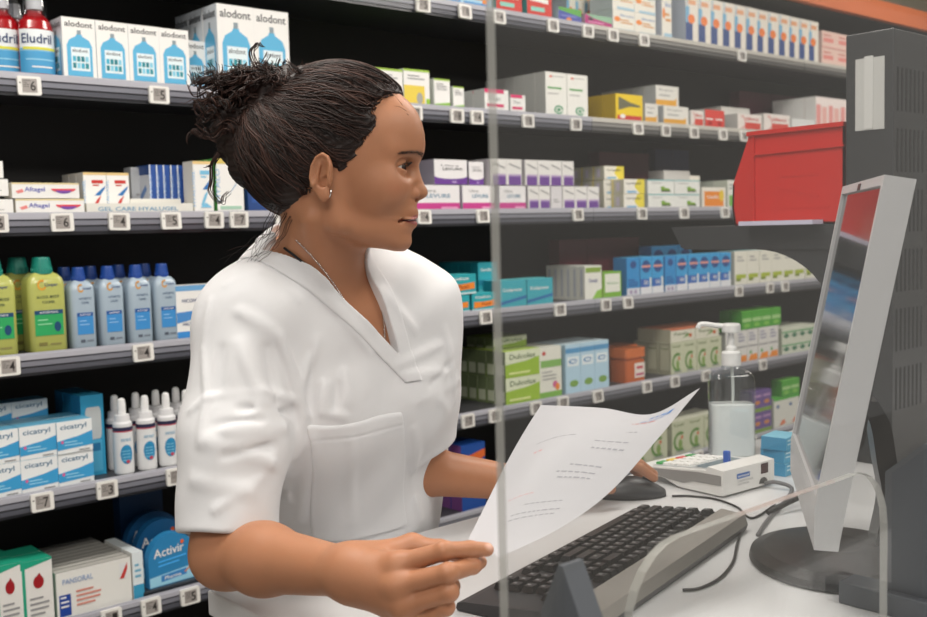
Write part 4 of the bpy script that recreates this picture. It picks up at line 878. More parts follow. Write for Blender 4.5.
for p in P: vs += [(-.03, p[1]-.012, p[2]), (.03, p[1]-.012, p[2]), (.03, p[1]+.012, p[2]), (-.03, p[1]+.012, p[2])]
nn = len(P); nk_.add(vs, [(4*k+i, 4*k+(i+1) % 4, 4*k+4+(i+1) % 4, 4*k+4+i) for k in range(nn-1) for i in range(4)]+[(3, 2, 1, 0), (4*nn-4, 4*nn-3, 4*nn-2, 4*nn-1)])
nk_.build('stand_neck', blk, MZ).location = (.05, .02, 0)

# slate steel cabinet, raised shelf, bin
slate = mat('slate_steel', hx('38393b'), .38, metal=.1, noise=.03); slot_m = mat('slot_black', hx('0d0d0e'), .8)
CX, CY0, CY1 = 1.78, .862, .95
cb = empty('slate_cabinet', (CX, CY0, CZ)); tag(cb, 'tall narrow slate grey steel cabinet at the right end with slotted side', 'cabinet')
MB().box((0, 0, 0), (.36, CY1-CY0, .765), bev=.002).build('cabinet_body', slate, cb)
for r_ in range(6):
    for c in range(7):
        q = MB().box((.012+c*.016, -.0006, .10+r_*.105), (.018+c*.016, -.0001, .175+r_*.105)); q.build('slot', slot_m, cb)
MB().prism(ell(.030, .60, .005, .005, 14), -.0008, 0, plane='yz').build('screw_hole', slot_m, cb)
o = MB().box((CX-.0016, .878, 1.575), (CX-.0002, .931, 1.700), hx('c9c9c6')); o.box((CX-.003, .898, 1.577), (CX-.0016, .914, 1.703), hx('d6d6d3')); o = o.build('paper_strip', print_m); tag(o, 'folded white paper strip taped to the slate cabinet', 'paper')
SHZ = 1.412
sh = empty('raised_shelf', (CX, CY1, SHZ-.046)); tag(sh, 'dark grey raised steel shelf on a curved bracket carrying the red bin', 'shelf')
MB().prism([(.001, 0), (.001, .046), (.385, .046), (.36, .004), (.35, 0)], 0, .26, plane='yz').build('shelf_board', slate, sh)
def arcpts():
    out = []
    for k in range(17):
        a = math.radians(90-90*k/16); out.append((.20-.02+.0-(.16)*math.cos(a) if False else .022+.15*(1-math.cos(a)), -.0-.155+.155*math.sin(a)))
    return out
bp_ = [(.001, 0), (.19, 0)]+[(.19-.168*math.sin(math.radians(a)), -.145*(1-math.cos(math.radians(a)))) for a in range(8, 91, 8)]+[(.022, -.30), (.001, -.30)]
MB().prism(bp_, .004, .012, plane='yz').build('curved_bracket', slate, sh)
redm = mat('red_bin_plastic', hx('cb2218'), .38, noise=.03, nscale=8)
bn = empty('storage_bin', (CX, CY1+.004, SHZ+.0003)); tag(bn, 'red plastic stacking storage bin with sloped front on the raised shelf', 'bin')
BL_, BH, BWd = .250, .182, .21
outl = [(.0, 0), (.230, 0), (.236, .035), (.234, .08), (.200, .165), (.198, BH-.002), (.0, BH)]
for x in (0, BWd-.004): MB().prism(outl, x+.004 if x == 0 else x-.004, x+.007 if x == 0 else x-.001, plane='yz').build('side_wall', redm, bn)
b2 = MB().box((.004, .0, 0), (BWd-.004, .230, .004)); b2.box((.004, 0, .004), (BWd-.004, .004, BH)); b2.prism([(.230, .0), (.236, .035), (.234, .08), (.230, .08), (.232, .035), (.226, 0)], .004, BWd-.004, plane='yz'); b2.build('bin_shell', redm, bn)
rb = MB().prism([(0, BH), (.198, BH-.002), (.199, BH-.010), (0, BH-.008)], -.003, .0045, plane='yz'); rb.prism([(0, .142), (.184, .138), (.184, .134), (0, .138)], -.0005, .0042, plane='yz'); rb.prism([(.184, BH-.01), (.188, BH-.01), (.188, 0), (.184, 0)], -.0005, .0042, plane='yz'); rb.build('rim', redm, bn)
rg = MB(); rg.prism([(.03, .03), (.15, .03), (.15, .033), (.03, .033)], .003, .0042, plane='yz'); rg.prism([(.05, .09), (.13, .09), (.13, .093), (.05, .093)], .003, .0042, plane='yz'); rg.prism([(.05, .05), (.14, .07), (.14, .074), (.05, .054)], .003, .0042, plane='yz'); rg.build('moulded_mark', redm, bn)
o = MB().box((CX+.02, 1.16, SHZ+.135), (CX+.09, 1.2, SHZ+.137), hx('e0c9a8')).build('paper_note', print_m)
bpy.data.objects.remove(o)
o = MB().box((CX-.035, CY1+.045, SHZ+.0004), (CX+.0025, CY1+.20, SHZ+.0085), hx('cfcbe0')).build('paper_pad', print_m); tag(o, 'thin pale lilac pad of paper on the raised shelf in front of the red bin', 'paper pad')

# glass screen with service hatch
PY = .5
glass = clear_mat('acrylic_sheet', (.95, .955, .955), .03, rough=.015, dens=.02, white=(.8, .78, .74)); rim_m = clear_mat('acrylic_edge', (.8, .8, .78), .12, rough=.1, dens=.5, white=hx('c4c4be'))  # small warm diffuse share paints the reflected haze into the sheet
GX0, GX1 = .478, 2.9; hx0, hx1, hz, r1 = .607, 1.016, 1.172, .062
hatch = [(hx1, CZ)]+[(hx1-r1+r1*math.cos(math.radians(a)), hz-r1+r1*math.sin(math.radians(a))) for a in range(0, 91, 15)]+[(hx0+r1-r1*math.sin(math.radians(a)), hz-r1+r1*math.cos(math.radians(a))) for a in range(0, 91, 15)]+[(hx0, CZ)]
outer = [(GX0, CZ), (GX0, 2.25), (GX1, 2.25), (GX1, CZ)]
poly = [(x, z+.0005) for x, z in outer[::-1]][::-1]
ring = [(GX0, CZ), (GX0, 2.25), (GX1, 2.25), (GX1, CZ)]+hatch
pn = empty('glass_screen', (0, PY, 0)); tag(pn, 'clear acrylic protection screen with a rounded service hatch on the counter', 'protection screen')
ring = [(x, max(z, CZ+.0006)) for x, z in ring]
bm = bmesh.new(); vv = [bm.verts.new((x, -.004, z)) for x, z in ring]; bm.faces.new(vv); bmesh.ops.triangulate(bm, faces=bm.faces[:]); tri = [[v.index for v in f.verts] for f in bm.faces]; bm.verts.index_update(); tri = [[v.index for v in f.verts] for f in bm.faces]; bm.free()
n = len(ring); g = MB(); g.add([(x, -.004, z) for x, z in ring], tri, m=0); g.add([(x, .004, z) for x, z in ring], [t[::-1] for t in tri], m=0)
g.build('acrylic_pane', [glass], pn)
e_ = MB(); e_.add([(x, -.0041, z) for x, z in ring]+[(x, .0041, z) for x, z in ring], [(i, (i+1) % n, n+(i+1) % n, n+i) for i in range(n)]); e_.build('polished_edge', rim_m, pn)
def bracket(X, hw, label, far, near, hh=.2):
    t = empty('screen_foot', (X, PY, CZ)); tag(t, label, 'bracket', 'slate feet of the glass screen')
    bm_ = mat('foot_slate', hx('55595f'), .5, noise=.03)
    MB().prism([(-hw, 0), (-hw, hh-.038), (-.002, hh), (.002, hh), (hw, hh-.038), (hw, 0)], 0.0, .022, plane='yz').build('upright', bm_, t)
    MB().box((-.012, -near, 0), (.026, far, .026), bev=.002).build('base_bar', bm_, t)
    return t
bracket(1.112, .046, 'large slate foot at right holding the glass screen beside the hatch', .095, .12, .197)
bracket(.534, .020, 'small slate foot left of the hatch holding the glass screen', .03, .03)
# ------------------------------------------------------------------ sculpting with distance fields
def unit_(v): v = np.array(v, float); return v/np.linalg.norm(v)
def smin(a, b, k):
    h = np.maximum(k-np.abs(a-b), 0)/k; return np.minimum(a, b)-h*h*k*.25
def smax(a, b, k): return -smin(-a, -b, k)
def rcone(P, a, b, ra, rb):
    a = np.asarray(a, float); b = np.asarray(b, float); ab = b-a
    t = np.clip(((P-a)@ab)/(ab@ab), 0, 1); return np.linalg.norm(P-a-t[:, None]*ab, axis=1)-(ra+(rb-ra)*t)
def fcone(P, a, b, ra, rb, n, fl):
    """round cone flattened by the factor fl along the direction n"""
    n = unit_(n); Q = P+np.outer((P-np.asarray(a))@n, n)*(1/fl-1); a2 = np.asarray(a); b2 = np.asarray(b)+n*((np.asarray(b)-a2)@n)*(1/fl-1)
    return rcone(Q, a2, b2, ra, rb)*fl
def ellip(P, c, r, A=None):
    q = P-np.asarray(c)
    if A is not None: q = q@A.T
    r = np.asarray(r, float); k0 = np.linalg.norm(q/r, axis=1); k1 = np.linalg.norm(q/(r*r), axis=1)
    return k0*(k0-1)/np.maximum(k1, 1e-9)
def mesh_sdf(f, axes, B=14, slack=1.5):
    n = [len(a) for a in axes]; F = np.ones([((m+B-1)//B)*B for m in n], np.float32)
    ax = [np.concatenate([a, a[-1]+np.arange(1, F.shape[i]-n[i]+1)*.003]) for i, a in enumerate(axes)]
    nb = [F.shape[i]//B for i in range(3)]
    cs = [np.array([(ax[i][k*B]+ax[i][k*B+B-1])/2 for k in range(nb[i])]) for i in range(3)]
    hs = [np.array([(ax[i][k*B+B-1]-ax[i][k*B])/2+.003 for k in range(nb[i])]) for i in range(3)]
    G = np.stack(np.meshgrid(*cs, indexing='ij'), -1).reshape(-1, 3); H = np.stack(np.meshgrid(*hs, indexing='ij'), -1).reshape(-1, 3)
    d = f(G); R = np.linalg.norm(H, axis=1); keep = np.abs(d) < R*slack
    Fb = F.reshape(nb[0], B, nb[1], B, nb[2], B)
    ib = np.stack(np.unravel_index(np.arange(len(G)), nb), 1)
    Fb[:] = np.where(d < 0, -1., 1.).reshape(nb[0], 1, nb[1], 1, nb[2], 1)
    ids = np.nonzero(keep)[0]
    for s0 in range(0, len(ids), 80):
        ch = ids[s0:s0+80]; pts = []
        for q in ch:
            i, j, k = ib[q]; g = np.meshgrid(ax[0][i*B:i*B+B], ax[1][j*B:j*B+B], ax[2][k*B:k*B+B], indexing='ij'); pts.append(np.stack(g, -1).reshape(-1, 3))
        v = f(np.concatenate(pts)).reshape(len(ch), B, B, B)
        for q, w in zip(ch, v):
            i, j, k = ib[q]; Fb[i, :, j, :, k, :] = w
    S_ = F < 0; c = [slice(0, -1), slice(1, None)]
    cnt = np.zeros([m-1 for m in F.shape], np.int8)
    for a in (0, 1):
        for b in (0, 1):
            for e in (0, 1): cnt += S_[c[a], c[b], c[e]]
    act = np.argwhere((cnt > 0) & (cnt < 8)); del cnt
    lut = np.full([m-1 for m in F.shape], -1, np.int32); lut[act[:, 0], act[:, 1], act[:, 2]] = np.arange(len(act))
    co = [(a, b, e) for a in (0, 1) for b in (0, 1) for e in (0, 1)]
    pos = {}; val = {}
    for o in co:
        ii = act+np.array(o); val[o] = F[ii[:, 0], ii[:, 1], ii[:, 2]]; pos[o] = np.stack([ax[0][ii[:, 0]], ax[1][ii[:, 1]], ax[2][ii[:, 2]]], 1)
    acc = np.zeros((len(act), 3)); w = np.zeros(len(act))
    for o in co:
        for ax_ in range(3):
            if o[ax_] == 0:
                p = list(o); p[ax_] = 1; p = tuple(p); va, vb = val[o], val[p]; m = (va < 0) != (vb < 0)
                t = np.where(m, va/np.where(m, va-vb, 1), 0)[:, None]
                acc += np.where(m[:, None], pos[o]*(1-t)+pos[p]*t, 0); w += m
    V = acc/w[:, None]; faces = []
    for a_ in range(3):
        sl0 = [slice(None)]*3; sl1 = [slice(None)]*3; sl0[a_] = slice(0, -1); sl1[a_] = slice(1, None)
        x0 = S_[tuple(sl0)]; x1 = S_[tuple(sl1)]; e = np.argwhere(x0 != x1)
        b_, c_ = (a_+1) % 3, (a_+2) % 3
        ok = (e[:, b_] > 0) & (e[:, c_] > 0) & (e[:, b_] < F.shape[b_]-1) & (e[:, c_] < F.shape[c_]-1); e = e[ok]
        ins = x0[e[:, 0], e[:, 1], e[:, 2]]; q = []
        for db, dc in ((0, 0), (1, 0), (1, 1), (0, 1)):
            t = e.copy(); t[:, b_] -= db; t[:, c_] -= dc; q.append(lut[t[:, 0], t[:, 1], t[:, 2]])
        q = np.stack(q, 1); q = np.where(ins[:, None], q[:, ::-1], q); faces.append(q[:, ::-1])
    Fc = np.concatenate(faces); Fc = Fc[(Fc >= 0).all(1)]
    for it in range(2):       # a light relax smooths the grid steps
        nb_ = np.zeros_like(V); c_ = np.zeros(len(V))
        for i in range(4):
            a, b = Fc[:, i], Fc[:, (i+1) % 4]
            for u_, v_ in ((a, b), (b, a)):
                for k in range(3): nb_[:, k] += np.bincount(u_, V[v_, k], len(V))
                c_ += np.bincount(u_, minlength=len(V))
        V = V*.5+.5*nb_/np.maximum(c_, 1)[:, None]
    return V, Fc
def np_mesh(name, V, F, cols, mats, parent, mi=None, smooth=True):
    me = bpy.data.meshes.new(name); me.vertices.add(len(V)); me.vertices.foreach_set('co', V.astype(np.float32).ravel())
    k = F.shape[1]; me.loops.add(F.size); me.loops.foreach_set('vertex_index', F.astype(np.int32).ravel())
    me.polygons.add(len(F)); me.polygons.foreach_set('loop_start', np.arange(len(F), dtype=np.int32)*k)
    me.polygons.foreach_set('use_smooth', np.full(len(F), smooth))
    for m in (mats if isinstance(mats, (list, tuple)) else [mats]): me.materials.append(m)
    if mi is not None: me.polygons.foreach_set('material_index', mi.astype(np.int32))
    me.update(calc_edges=True); me.validate()
    ca = me.color_attributes.new('Col', 'FLOAT_COLOR', 'POINT')
    cc = np.ones((len(V), 4), np.float32); cc[:, :3] = cols; ca.data.foreach_set('color', cc.ravel())
    o = bpy.data.objects.new(name, me); C.objects.link(o); o.parent = parent; return o
def grid_axis(lo, hi, fine, hf, hc):
    out = [lo]
    while out[-1] < hi:
        x = out[-1]; out.append(x+(hf if any(a-1e-6 <= x < b for a, b in fine) else hc))
    return np.array(out)

# ------------------------------------------------------------------ the woman: frames and joints
rh0 = np.array([RIGHT[0], RIGHT[1], 0.]); rh0 /= np.linalg.norm(rh0)
ray = FWD+(370-463.5)/FPX*RIGHT; rayh = unit_([ray[0], ray[1], 0]); imr = unit_(RIGHT-rayh*(RIGHT@rayh))
ps = math.radians(5)
HU = unit_(UP-rayh*(UP@rayh)); HF = unit_(math.cos(ps)*imr-math.sin(ps)*rayh); HF = unit_(HF-HU*(HF@HU)); HS = np.cross(HU, HF)   # forward, her left, up
H0 = at(325, 180, d=1.31); HA = np.stack([HF, HS, HU])          # rows: head axes
def hl(P): return (P-H0)@HA.T*1000.0
def hw(f, s, u): return H0+(f*HF+s*HS+u*HU)/1000.0
N0 = at(316, 285, d=1.385); SR = at(243, 308, d=1.315); SL = at(418, 303, d=1.50)
C1 = at(332, 360, d=1.455); C2 = at(345, 470, d=1.568); PV = np.array([C2[0]+.01, C2[1]+.05, .92])
ER = at(226, 553, d=1.245); WR = at(352, 573, d=1.095); EL = at(415, 470, d=1.56); WL = at(525, 484, d=1.60)
TA = np.stack([unit_(SL*[1, 1, 0]-SR*[1, 1, 0]), np.cross([0, 0, 1], unit_(SL*[1, 1, 0]-SR*[1, 1, 0])), [0, 0, 1.]])   # torso axes: her left, backwards, up

def V3_(*a): return np.array(a, float)
# face
PU_, PF_ = zip(*[(-130, 52), (-95, 60), (-91, 88), (-88.5, 98), (-84, 105), (-79, 108), (-73, 108.5), (-67, 107.3), (-62, 109.5), (-57, 114.5), (-53, 115.5), (-49.5, 113), (-48, 111.5), (-46.5, 113.5), (-43, 117), (-39, 116), (-33, 113.5), (-27, 115), (-24, 119), (-20.5, 126), (-16, 128.5), (-11, 127.8), (-4, 123.5), (5, 120), (14, 117.3), (21, 116.3), (28, 118.5), (36, 122.5), (46, 124.5), (58, 124), (72, 120.5), (84, 115), (96, 105.5), (108, 92)])
EYC = [(90.5, s_*31.5, 14.0) for s_ in (-1, 1)]
def face_raw(q, warp=True):
    if warp:
        dl = np.interp(q[:, 2], WU, WD); fall = np.exp(-(q[:, 1]/24.)**2)*np.clip((q[:, 0]-45)/40, 0, 1)
        # the nose is narrow: its own correction fades quicker towards the sides
        q = q.copy(); q[:, 0] = q[:, 0]-dl*fall
    a = np.abs(q[:, 1]); m = np.stack([q[:, 0], a, q[:, 2]], 1)
    d = ellip(m, (22, 0, 38), (97, 73, 82)); d = smin(d, ellip(m, (-25, 0, 8), (58, 58, 55)), 30)
    d = smin(d, ellip(m, (72, 0, 58), (52, 55, 54)), 24)
    d = smin(d, ellip(m, (60, 0, -12), (50, 56, 66)), 26)
    d = smin(d, ellip(m, (76, 41, -10), (25, 23, 25)), 18)
    d = smin(d, ellip(m, (84, 0, -40), (29, 31, 30)), 16)
    d = smin(d, rcone(m, (20, 48, -52), (86, 15, -74), 13, 13), 16)
    d = smin(d, rcone(m, (10, 55, -8), (20, 49, -50), 15, 13), 16)
    d = smin(d, ellip(m, (54, 0, -58), (46, 42, 24)), 14)
    d = smin(d, ellip(m, (93, 0, -74), (15.5, 17, 14)), 10)
    d = smin(d, rcone(m, (112, 8, 34), (84, 47, 35), 10, 8), 15)
    d = smax(d, -ellip(m, (106, 35, 13), (19, 19, 11)), 12)
    e = (90.5, 31.5, 14.0); qe = m-np.array(e)
    re = np.linalg.norm(qe, axis=1)
    el = np.degrees(np.arctan2(qe[:, 2], np.maximum(qe[:, 0], 1.))); az = np.degrees(np.arctan2(qe[:, 1], np.maximum(qe[:, 0], 1.)))
    # lids: a thin shell round the eyeball, open between an upper and a lower curve
    w = np.clip((az-18)/66, -1, 1); upper = 18*np.sqrt(np.maximum(1-w*w, 0))+1+w*1.5; lower = -13*np.sqrt(np.maximum(1-w*w, 0))+1+w*1.5
    opening = np.maximum(el-upper, lower-el)*.23; opening = np.maximum(opening, (np.abs(az-18)-66)*.2)
    lids = re-14.6; d = smin(d, lids, 5)
    # crease above the upper lid
    d = smax(d, -(np.maximum(np.abs(re-16.3)-.5, np.abs(el-31-w*2)*.25-.5)+np.where(np.abs(az-8) > 34, 3, 0)), 1.2)
    d = smax(d, -np.maximum(opening, re-19), 1.2); d = np.where(re < 11.4, np.minimum(d, re-11.2), d)
    # nose
    n_ = rcone(m, (108, 0, 26), (115, 0, -8), 6.5, 7.5); d = smin(d, n_, 11)
    d = smin(d, ellip(m, (101, 0, -2), (15, 15, 26)), 10)
    d = smin(d, ellip(m, (117.5, 0, -13.5), (10.5, 10, 9.5)), 7); d = smin(d, ellip(m, (108.0, 12.8, -17.0), (9.5, 6.8, 8.2)), 3)
    d = smin(d, rcone(m, (120, 0, -19), (109, 0, -26), 4.2, 5), 4)
    d = smax(d, -ellip(m, (112.5, 7, -24.5), (5.5, 3, 4)), 2)
    d = smax(d, -ellip(m, (98.5, 19.0, -17), (5.5, 2.2, 9)), 4)
    # mouth
    d = smin(d, ellip(m, (101, 0, -38), (15, 22, 12)), 9)
    ml = m.copy(); ml[:, 2] = m[:, 2]-.0030*a*a; ml[:, 0] = m[:, 0]+.010*a*a
    d = smin(d, ellip(ml, (104.5, 0, -43.0), (13, 27, 5.6)), 2.0); d = smin(d, ellip(ml, (103.5, 0, -53.8), (12, 24, 6.6)), 2.0)
    mc = m.copy(); mc[:, 2] = m[:, 2]+.0030*a*a
    d = smax(d, -ellip(mc, (112, 0, -48.2), (32, 27.5, 1.3)), 1.2)
    d = smax(d, -rcone(m, (120, 0, -29), (121, 0, -36), 3.5, 4.5), 3)
    d = smax(d, -ellip(m, (94, 28.5, -50.0), (5, 2.6, 3)), 4)
    return d
def ear_sdf(q):
    m = np.stack([q[:, 0], np.abs(q[:, 1]), q[:, 2]], 1)
    # the plate of the ear leans back and stands off the head
    c = np.array([5.5, 76., -1.]); A = np.stack([unit_((1, .38, .12)), unit_((-.38, 1, 0)), [0, 0, 1]]); A[0] = unit_(np.cross(A[1], A[2])); 
    p = (m-c)@A.T/.87; x, y, z = p[:, 0]*1.02, p[:, 1], p[:, 2]; x = x+z*-.12
    d = ellip(np.stack([x, y, z], 1), (0, 0, 4), (17.5, 5.2, 28))
    d = smin(d, ellip(np.stack([x, y, z], 1), (7, 0, -24), (8.5, 4, 9)), 5)
    # helix rim as a chain
    ang = np.radians(np.array([-20, 20, 55, 90, 125, 160, 195, 225])); pts = [(15.0*math.cos(a_)*1.0, 4.2, 7+24.5*math.sin(a_)) for a_ in ang]
    X = np.stack([x, y, z], 1)
    hx_ = np.full(len(x), 99.)
    for i in range(len(pts)-1): hx_ = np.minimum(hx_, rcone(X, pts[i], pts[i+1], 2.7, 2.7))
    d = smax(d, -ellip(X, (1, 8, 6), (11.5, 9.5, 19.5)), 1.5); d = smax(d, -ellip(X, (5, 5, -5), (7.5, 12, 9)), 1.5)
    d = smin(d, hx_, 2)
    d = smin(d, rcone(X, (-3.5, 2.2, 18), (-6, 2.6, -8), 2.2, 2.6), 2.2); d = smin(d, rcone(X, (14, 2.2, -2), (14, 2.2, -8), 2.6, 2.6), 3)
    return d*.87
WU = np.array(PU_[::-1], float)[::-1]; WD = np.zeros(len(WU))
WU = np.linspace(-96, 108, 103); WD = np.zeros(103)
def _fit():
    global WD
    tgt = np.interp(WU, PU_, PF_)
    fs = np.linspace(150, 40, 441)
    for it in range(1):
        f0 = []
        for u_ in WU:
            q = np.stack([fs, np.zeros(441), np.full(441, u_)], 1); d = face_raw(q, False); i = np.argmax(d < 0)
            f0.append(fs[i] if d[i] < 0 else 40)
        WD = np.clip(tgt-np.array(f0), -14, 14)
        WD[WU < -90] = 0
_fit()
def near(P, c, r, f, rb):
    """evaluate f only within r of c, elsewhere the distance to a ball of radius rb"""
    dc = np.linalg.norm(P-c, axis=1); m = dc < r; o = np.maximum(dc-rb, .03)
    if m.any(): o[m] = f(P[m])
    return o
def head_sdf(P): return near(P, hw(25, 0, 15), .215, head_full, .165)
def head_full(P):
    q = hl(P); d = face_raw(q); d = smin(d, ear_sdf(q), 3.5); return d/1000.0
# neck
NK0 = hw(2, 0, -30); NK1 = N0+np.array([0, 0, -.02])
def neck_sdf(P):
    d = rcone(P, NK0, NK1, .052, .058); d = smin(d, rcone(P, NK1, (SR+N0)/2+np.array([0, .01, -.005]), .055, .045), .04)
    d = smin(d, rcone(P, hw(-10, -46, -50), N0-TA[1]*.045+TA[0]*-.005+V3_(0, 0, -.035), .010, .008), .02)
    return d

# hands: wrist, knuckles and joints as seen in the photograph with their depths
def J(*a): return [at(x, y, d=d_) for x, y, d_ in a]
RH = dict(index=(J((398, 565, 1.060), (444, 551, 1.043), (470, 549, 1.052), (487, 549.5, 1.058)), (.0115, .0092, .0082, .0072)),
          middle=(J((397, 586, 1.050), (448, 573, 1.028), (473, 566, 1.052), (480, 562, 1.070)), (.0118, .0094, .0082, .0072)),
          ring=(J((403, 605, 1.050), (449, 592, 1.030), (452, 586, 1.058), (440, 584, 1.078)), (.0112, .0090, .0080, .0070)),
          little=(J((416, 621, 1.056), (446, 607, 1.040), (447, 601, 1.062), (435, 598, 1.078)), (.0098, .0080, .0070, .0062)),
          thumb=(J((378, 560, 1.105), (412, 547, 1.110), (440, 549, 1.098), (470, 556, 1.078)), (.014, .0115, .0100, .0084)))
LH = dict(index=(J((590, 466, 1.640), (622, 461, 1.665), (640, 468, 1.680), (654, 478, 1.69)), (.0105, .0088, .0078, .0070)),
          middle=(J((586, 462, 1.665), (620, 457, 1.70), (640, 464, 1.715), (654, 474, 1.725)), (.0105, .0088, .0078, .0070)),
          ring=(J((580, 462, 1.69), (612, 458, 1.725), (632, 468, 1.745), (642, 478, 1.75)), (.010, .0084, .0074, .0066)),
          little=(J((572, 464, 1.71), (598, 462, 1.745), (614, 470, 1.76), (624, 479, 1.765)), (.009, .0074, .0066, .006)),
          thumb=(J((545, 484, 1.605), (572, 486, 1.615), (595, 489, 1.62), (611, 489, 1.625)), (.0125, .0108, .0092, .0080)))
def hand_sdf(P, W_, HND, nrm):
    c = (W_+HND['middle'][0][1])/2
    return near(P, c, .17, lambda Q: hand_full(Q, W_, HND), .12)
def hand_full(P, W_, HND):
    d = None; ks = [HND[k][0][0] for k in ('index', 'middle', 'ring', 'little')]
    d = np.full(len(P), 9.)
    for kp, r_ in zip(ks, (.0135, .0140, .0135, .0120)):
        st_ = W_+(kp-ks[1])*.45; d = smin(d, rcone(P, st_, kp, .0165, r_), .012)
    tb = HND['thumb'][0]; d = smin(d, rcone(P, W_+(tb[0]-W_)*.3, tb[0], .017, .0155), .018); d = smin(d, rcone(P, tb[0], tb[1], .0150, .0125), .016)
    F_ = np.full(len(P), 9.)
    for nm, (js, rs) in HND.items():
        f_ = np.full(len(P), 9.)
        for i in range(3): f_ = smin(f_, rcone(P, js[i], js[i+1], rs[i], rs[i+1]), .003)
        f_ = smin(f_, np.linalg.norm(P-js[1], axis=1)-rs[1]*1.06, .004)
        F_ = smin(F_, f_, .0016)
    return smin(d, F_, .010)
nR = unit_(np.cross(RH['index'][0][0]-WR, RH['little'][0][0]-WR)); nL = np.array([0, 0, 1.])
UA = ER+(SR-ER)*.02
def arms_sdf(P):
    d = rcone(P, SR+np.array([0, .005, -.015]), ER, .048, .040)
    fm = ER+(WR-ER)*.33
    fr_ = smin(rcone(P, ER, fm, .0375, .0385), rcone(P, fm, WR, .0385, .0245), .02); fr_ = smin(fr_, rcone(P, WR, WR+(RH['middle'][0][0]-WR)*.4+np.array([0, 0, 0]), .0265, .022), .02)
    d = smin(d, fr_, .022); d = smin(d, hand_sdf(P, WR, RH, nR), .016)
    e = rcone(P, SL+np.array([.01, .01, -.02]), EL, .046, .038); fl = rcone(P, EL, WL, .037, .025); e = smin(e, fl, .02); e = smin(e, hand_sdf(P, WL, LH, nL), .016)
    return np.minimum(d, e)

# tunic
def V3(*a): return np.array(a, float)
HEM = SR+(ER-SR)*.93
def torso_base(P):
    d = ellip(P, C1+TA[1]*.0, (.172, .122, .20), TA); d = smin(d, rcone(P, SR+V3(.01, .0, -.012), SL+V3(-.01, 0, -.012), .058, .062), .06)
    d = smin(d, ellip(P, C1-TA[1]*.055-TA[2]*.055-TA[0]*.072, (.078, .062, .075), TA), .05); d = smin(d, ellip(P, C1-TA[1]*.055-TA[2]*.055+TA[0]*.072, (.078, .062, .075), TA), .05)
    d = smin(d, rcone(P, (SR+SL)/2+V3(-.01, .02, .0), N0+V3(-.008, .014, .006), .085, .064), .05)
    d = smin(d, ellip(P, C2, (.170, .118, .17), TA), .07); d = smin(d, ellip(P, PV, (.180, .118, .20), TA), .06)
    return d
def sleeve_base(P):
    s1 = rcone(P, SR+V3(.004, .0, -.012), SR+(ER-SR)*.55, .061, .064); s1 = smin(s1, rcone(P, SR+(ER-SR)*.55, HEM, .064, .061), .02)
    # limp cloth hanging behind and below the arm
    s1 = smin(s1, rcone(P, SR+(ER-SR)*.45+V3(.02, .03, -.01), SR+(ER-SR)*.85+V3(.015, .03, 0), .052, .044), .03)
    ax = unit_(ER-SR); s1 = smax(s1, (P-HEM)@ax, .004)
    s2 = rcone(P, SL+V3(.0, .005, -.012), SL+(EL-SL)*.8, .062, .062); s2 = smax(s2, (P-(SL+(EL-SL)*.8))@unit_(EL-SL), .004)
    return np.minimum(s1, s2)
def cloth_base(P):
    d = smin(torso_base(P), sleeve_base(P), .030)
    return smin(d, np.maximum(neck_sdf(P)-.005, P[:, 2]-1.404), .012)
def surf(px, py, f=None, d0=1.0, d1=1.9):
    f = f or cloth_base
    t = d0
    for _ in range(60):
        p = at(px, py, d=t); v = float(f(p[None])[0]); 
        if v < 4e-4 or t > d1: break
        t += v*.8
    return at(px, py, d=min(t, d1))
def AP2_(a, v): return v
# creases drawn on the cloth: ends, height, width
CR = [((206, 398), (262, 391), .0045, .006), ((262, 391), (300, 402), .004, .008), ((190, 411), (206, 398), .003, .006), ((206, 398), (200, 445), .004, .006),
      ((279, 336), (292, 372), .007, .007), ((292, 372), (304, 415), .010, .008), ((304, 415), (294, 455), .008, .008), ((240, 312), (279, 336), .004, .010),
      ((210, 300), (203, 350), .0025, .006), ((203, 350), (206, 398), .003, .006), ((205, 440), (270, 463), .005, .012), ((225, 430), (285, 428), .004, .010), ((195, 480), (250, 492), .004, .012),
      ((270, 463), (288, 500), .005, .009), ((215, 510), (262, 478), .003, .008), ((325, 385), (322, 412), .007, .008), ((322, 412), (345, 417), .005, .006), ((345, 372), (348, 402), .004, .008),
      ((300, 395), (318, 340), .003, .010), ((330, 300), (372, 352), .0025, .010), ((395, 365), (440, 345), .003, .010), ((405, 375), (445, 372), .003, .009), ((420, 400), (458, 380), .003, .010),
      ((310, 440), (300, 520), .004, .012), ((415, 430), (420, 520), .003, .010), ((440, 400), (452, 500), .004, .012), ((255, 265), (300, 300), .002, .008), ((225, 285), (262, 272), .002, .006),
      ((380, 290), (415, 330), .0025, .010), ((350, 440), (352, 520), .0015, .010), ((445, 330), (455, 400), .002, .010), ((240, 345), (262, 400), .0045, .012), ((222, 350), (215, 395), -.004, .010), ((268, 350), (278, 400), -.006, .010),
      ((240, 408), (290, 414), -.0045, .008), ((225, 455), (275, 445), -.004, .008), ((215, 425), (262, 420), -.003, .007), ((312, 350), (312, 410), -.003, .010), ((338, 385), (336, 408), -.005, .006), ((430, 385), (452, 360), -.002, .008)]
CRW = [(surf(*a), surf(*b), h, w) for a, b, h, w in CR]
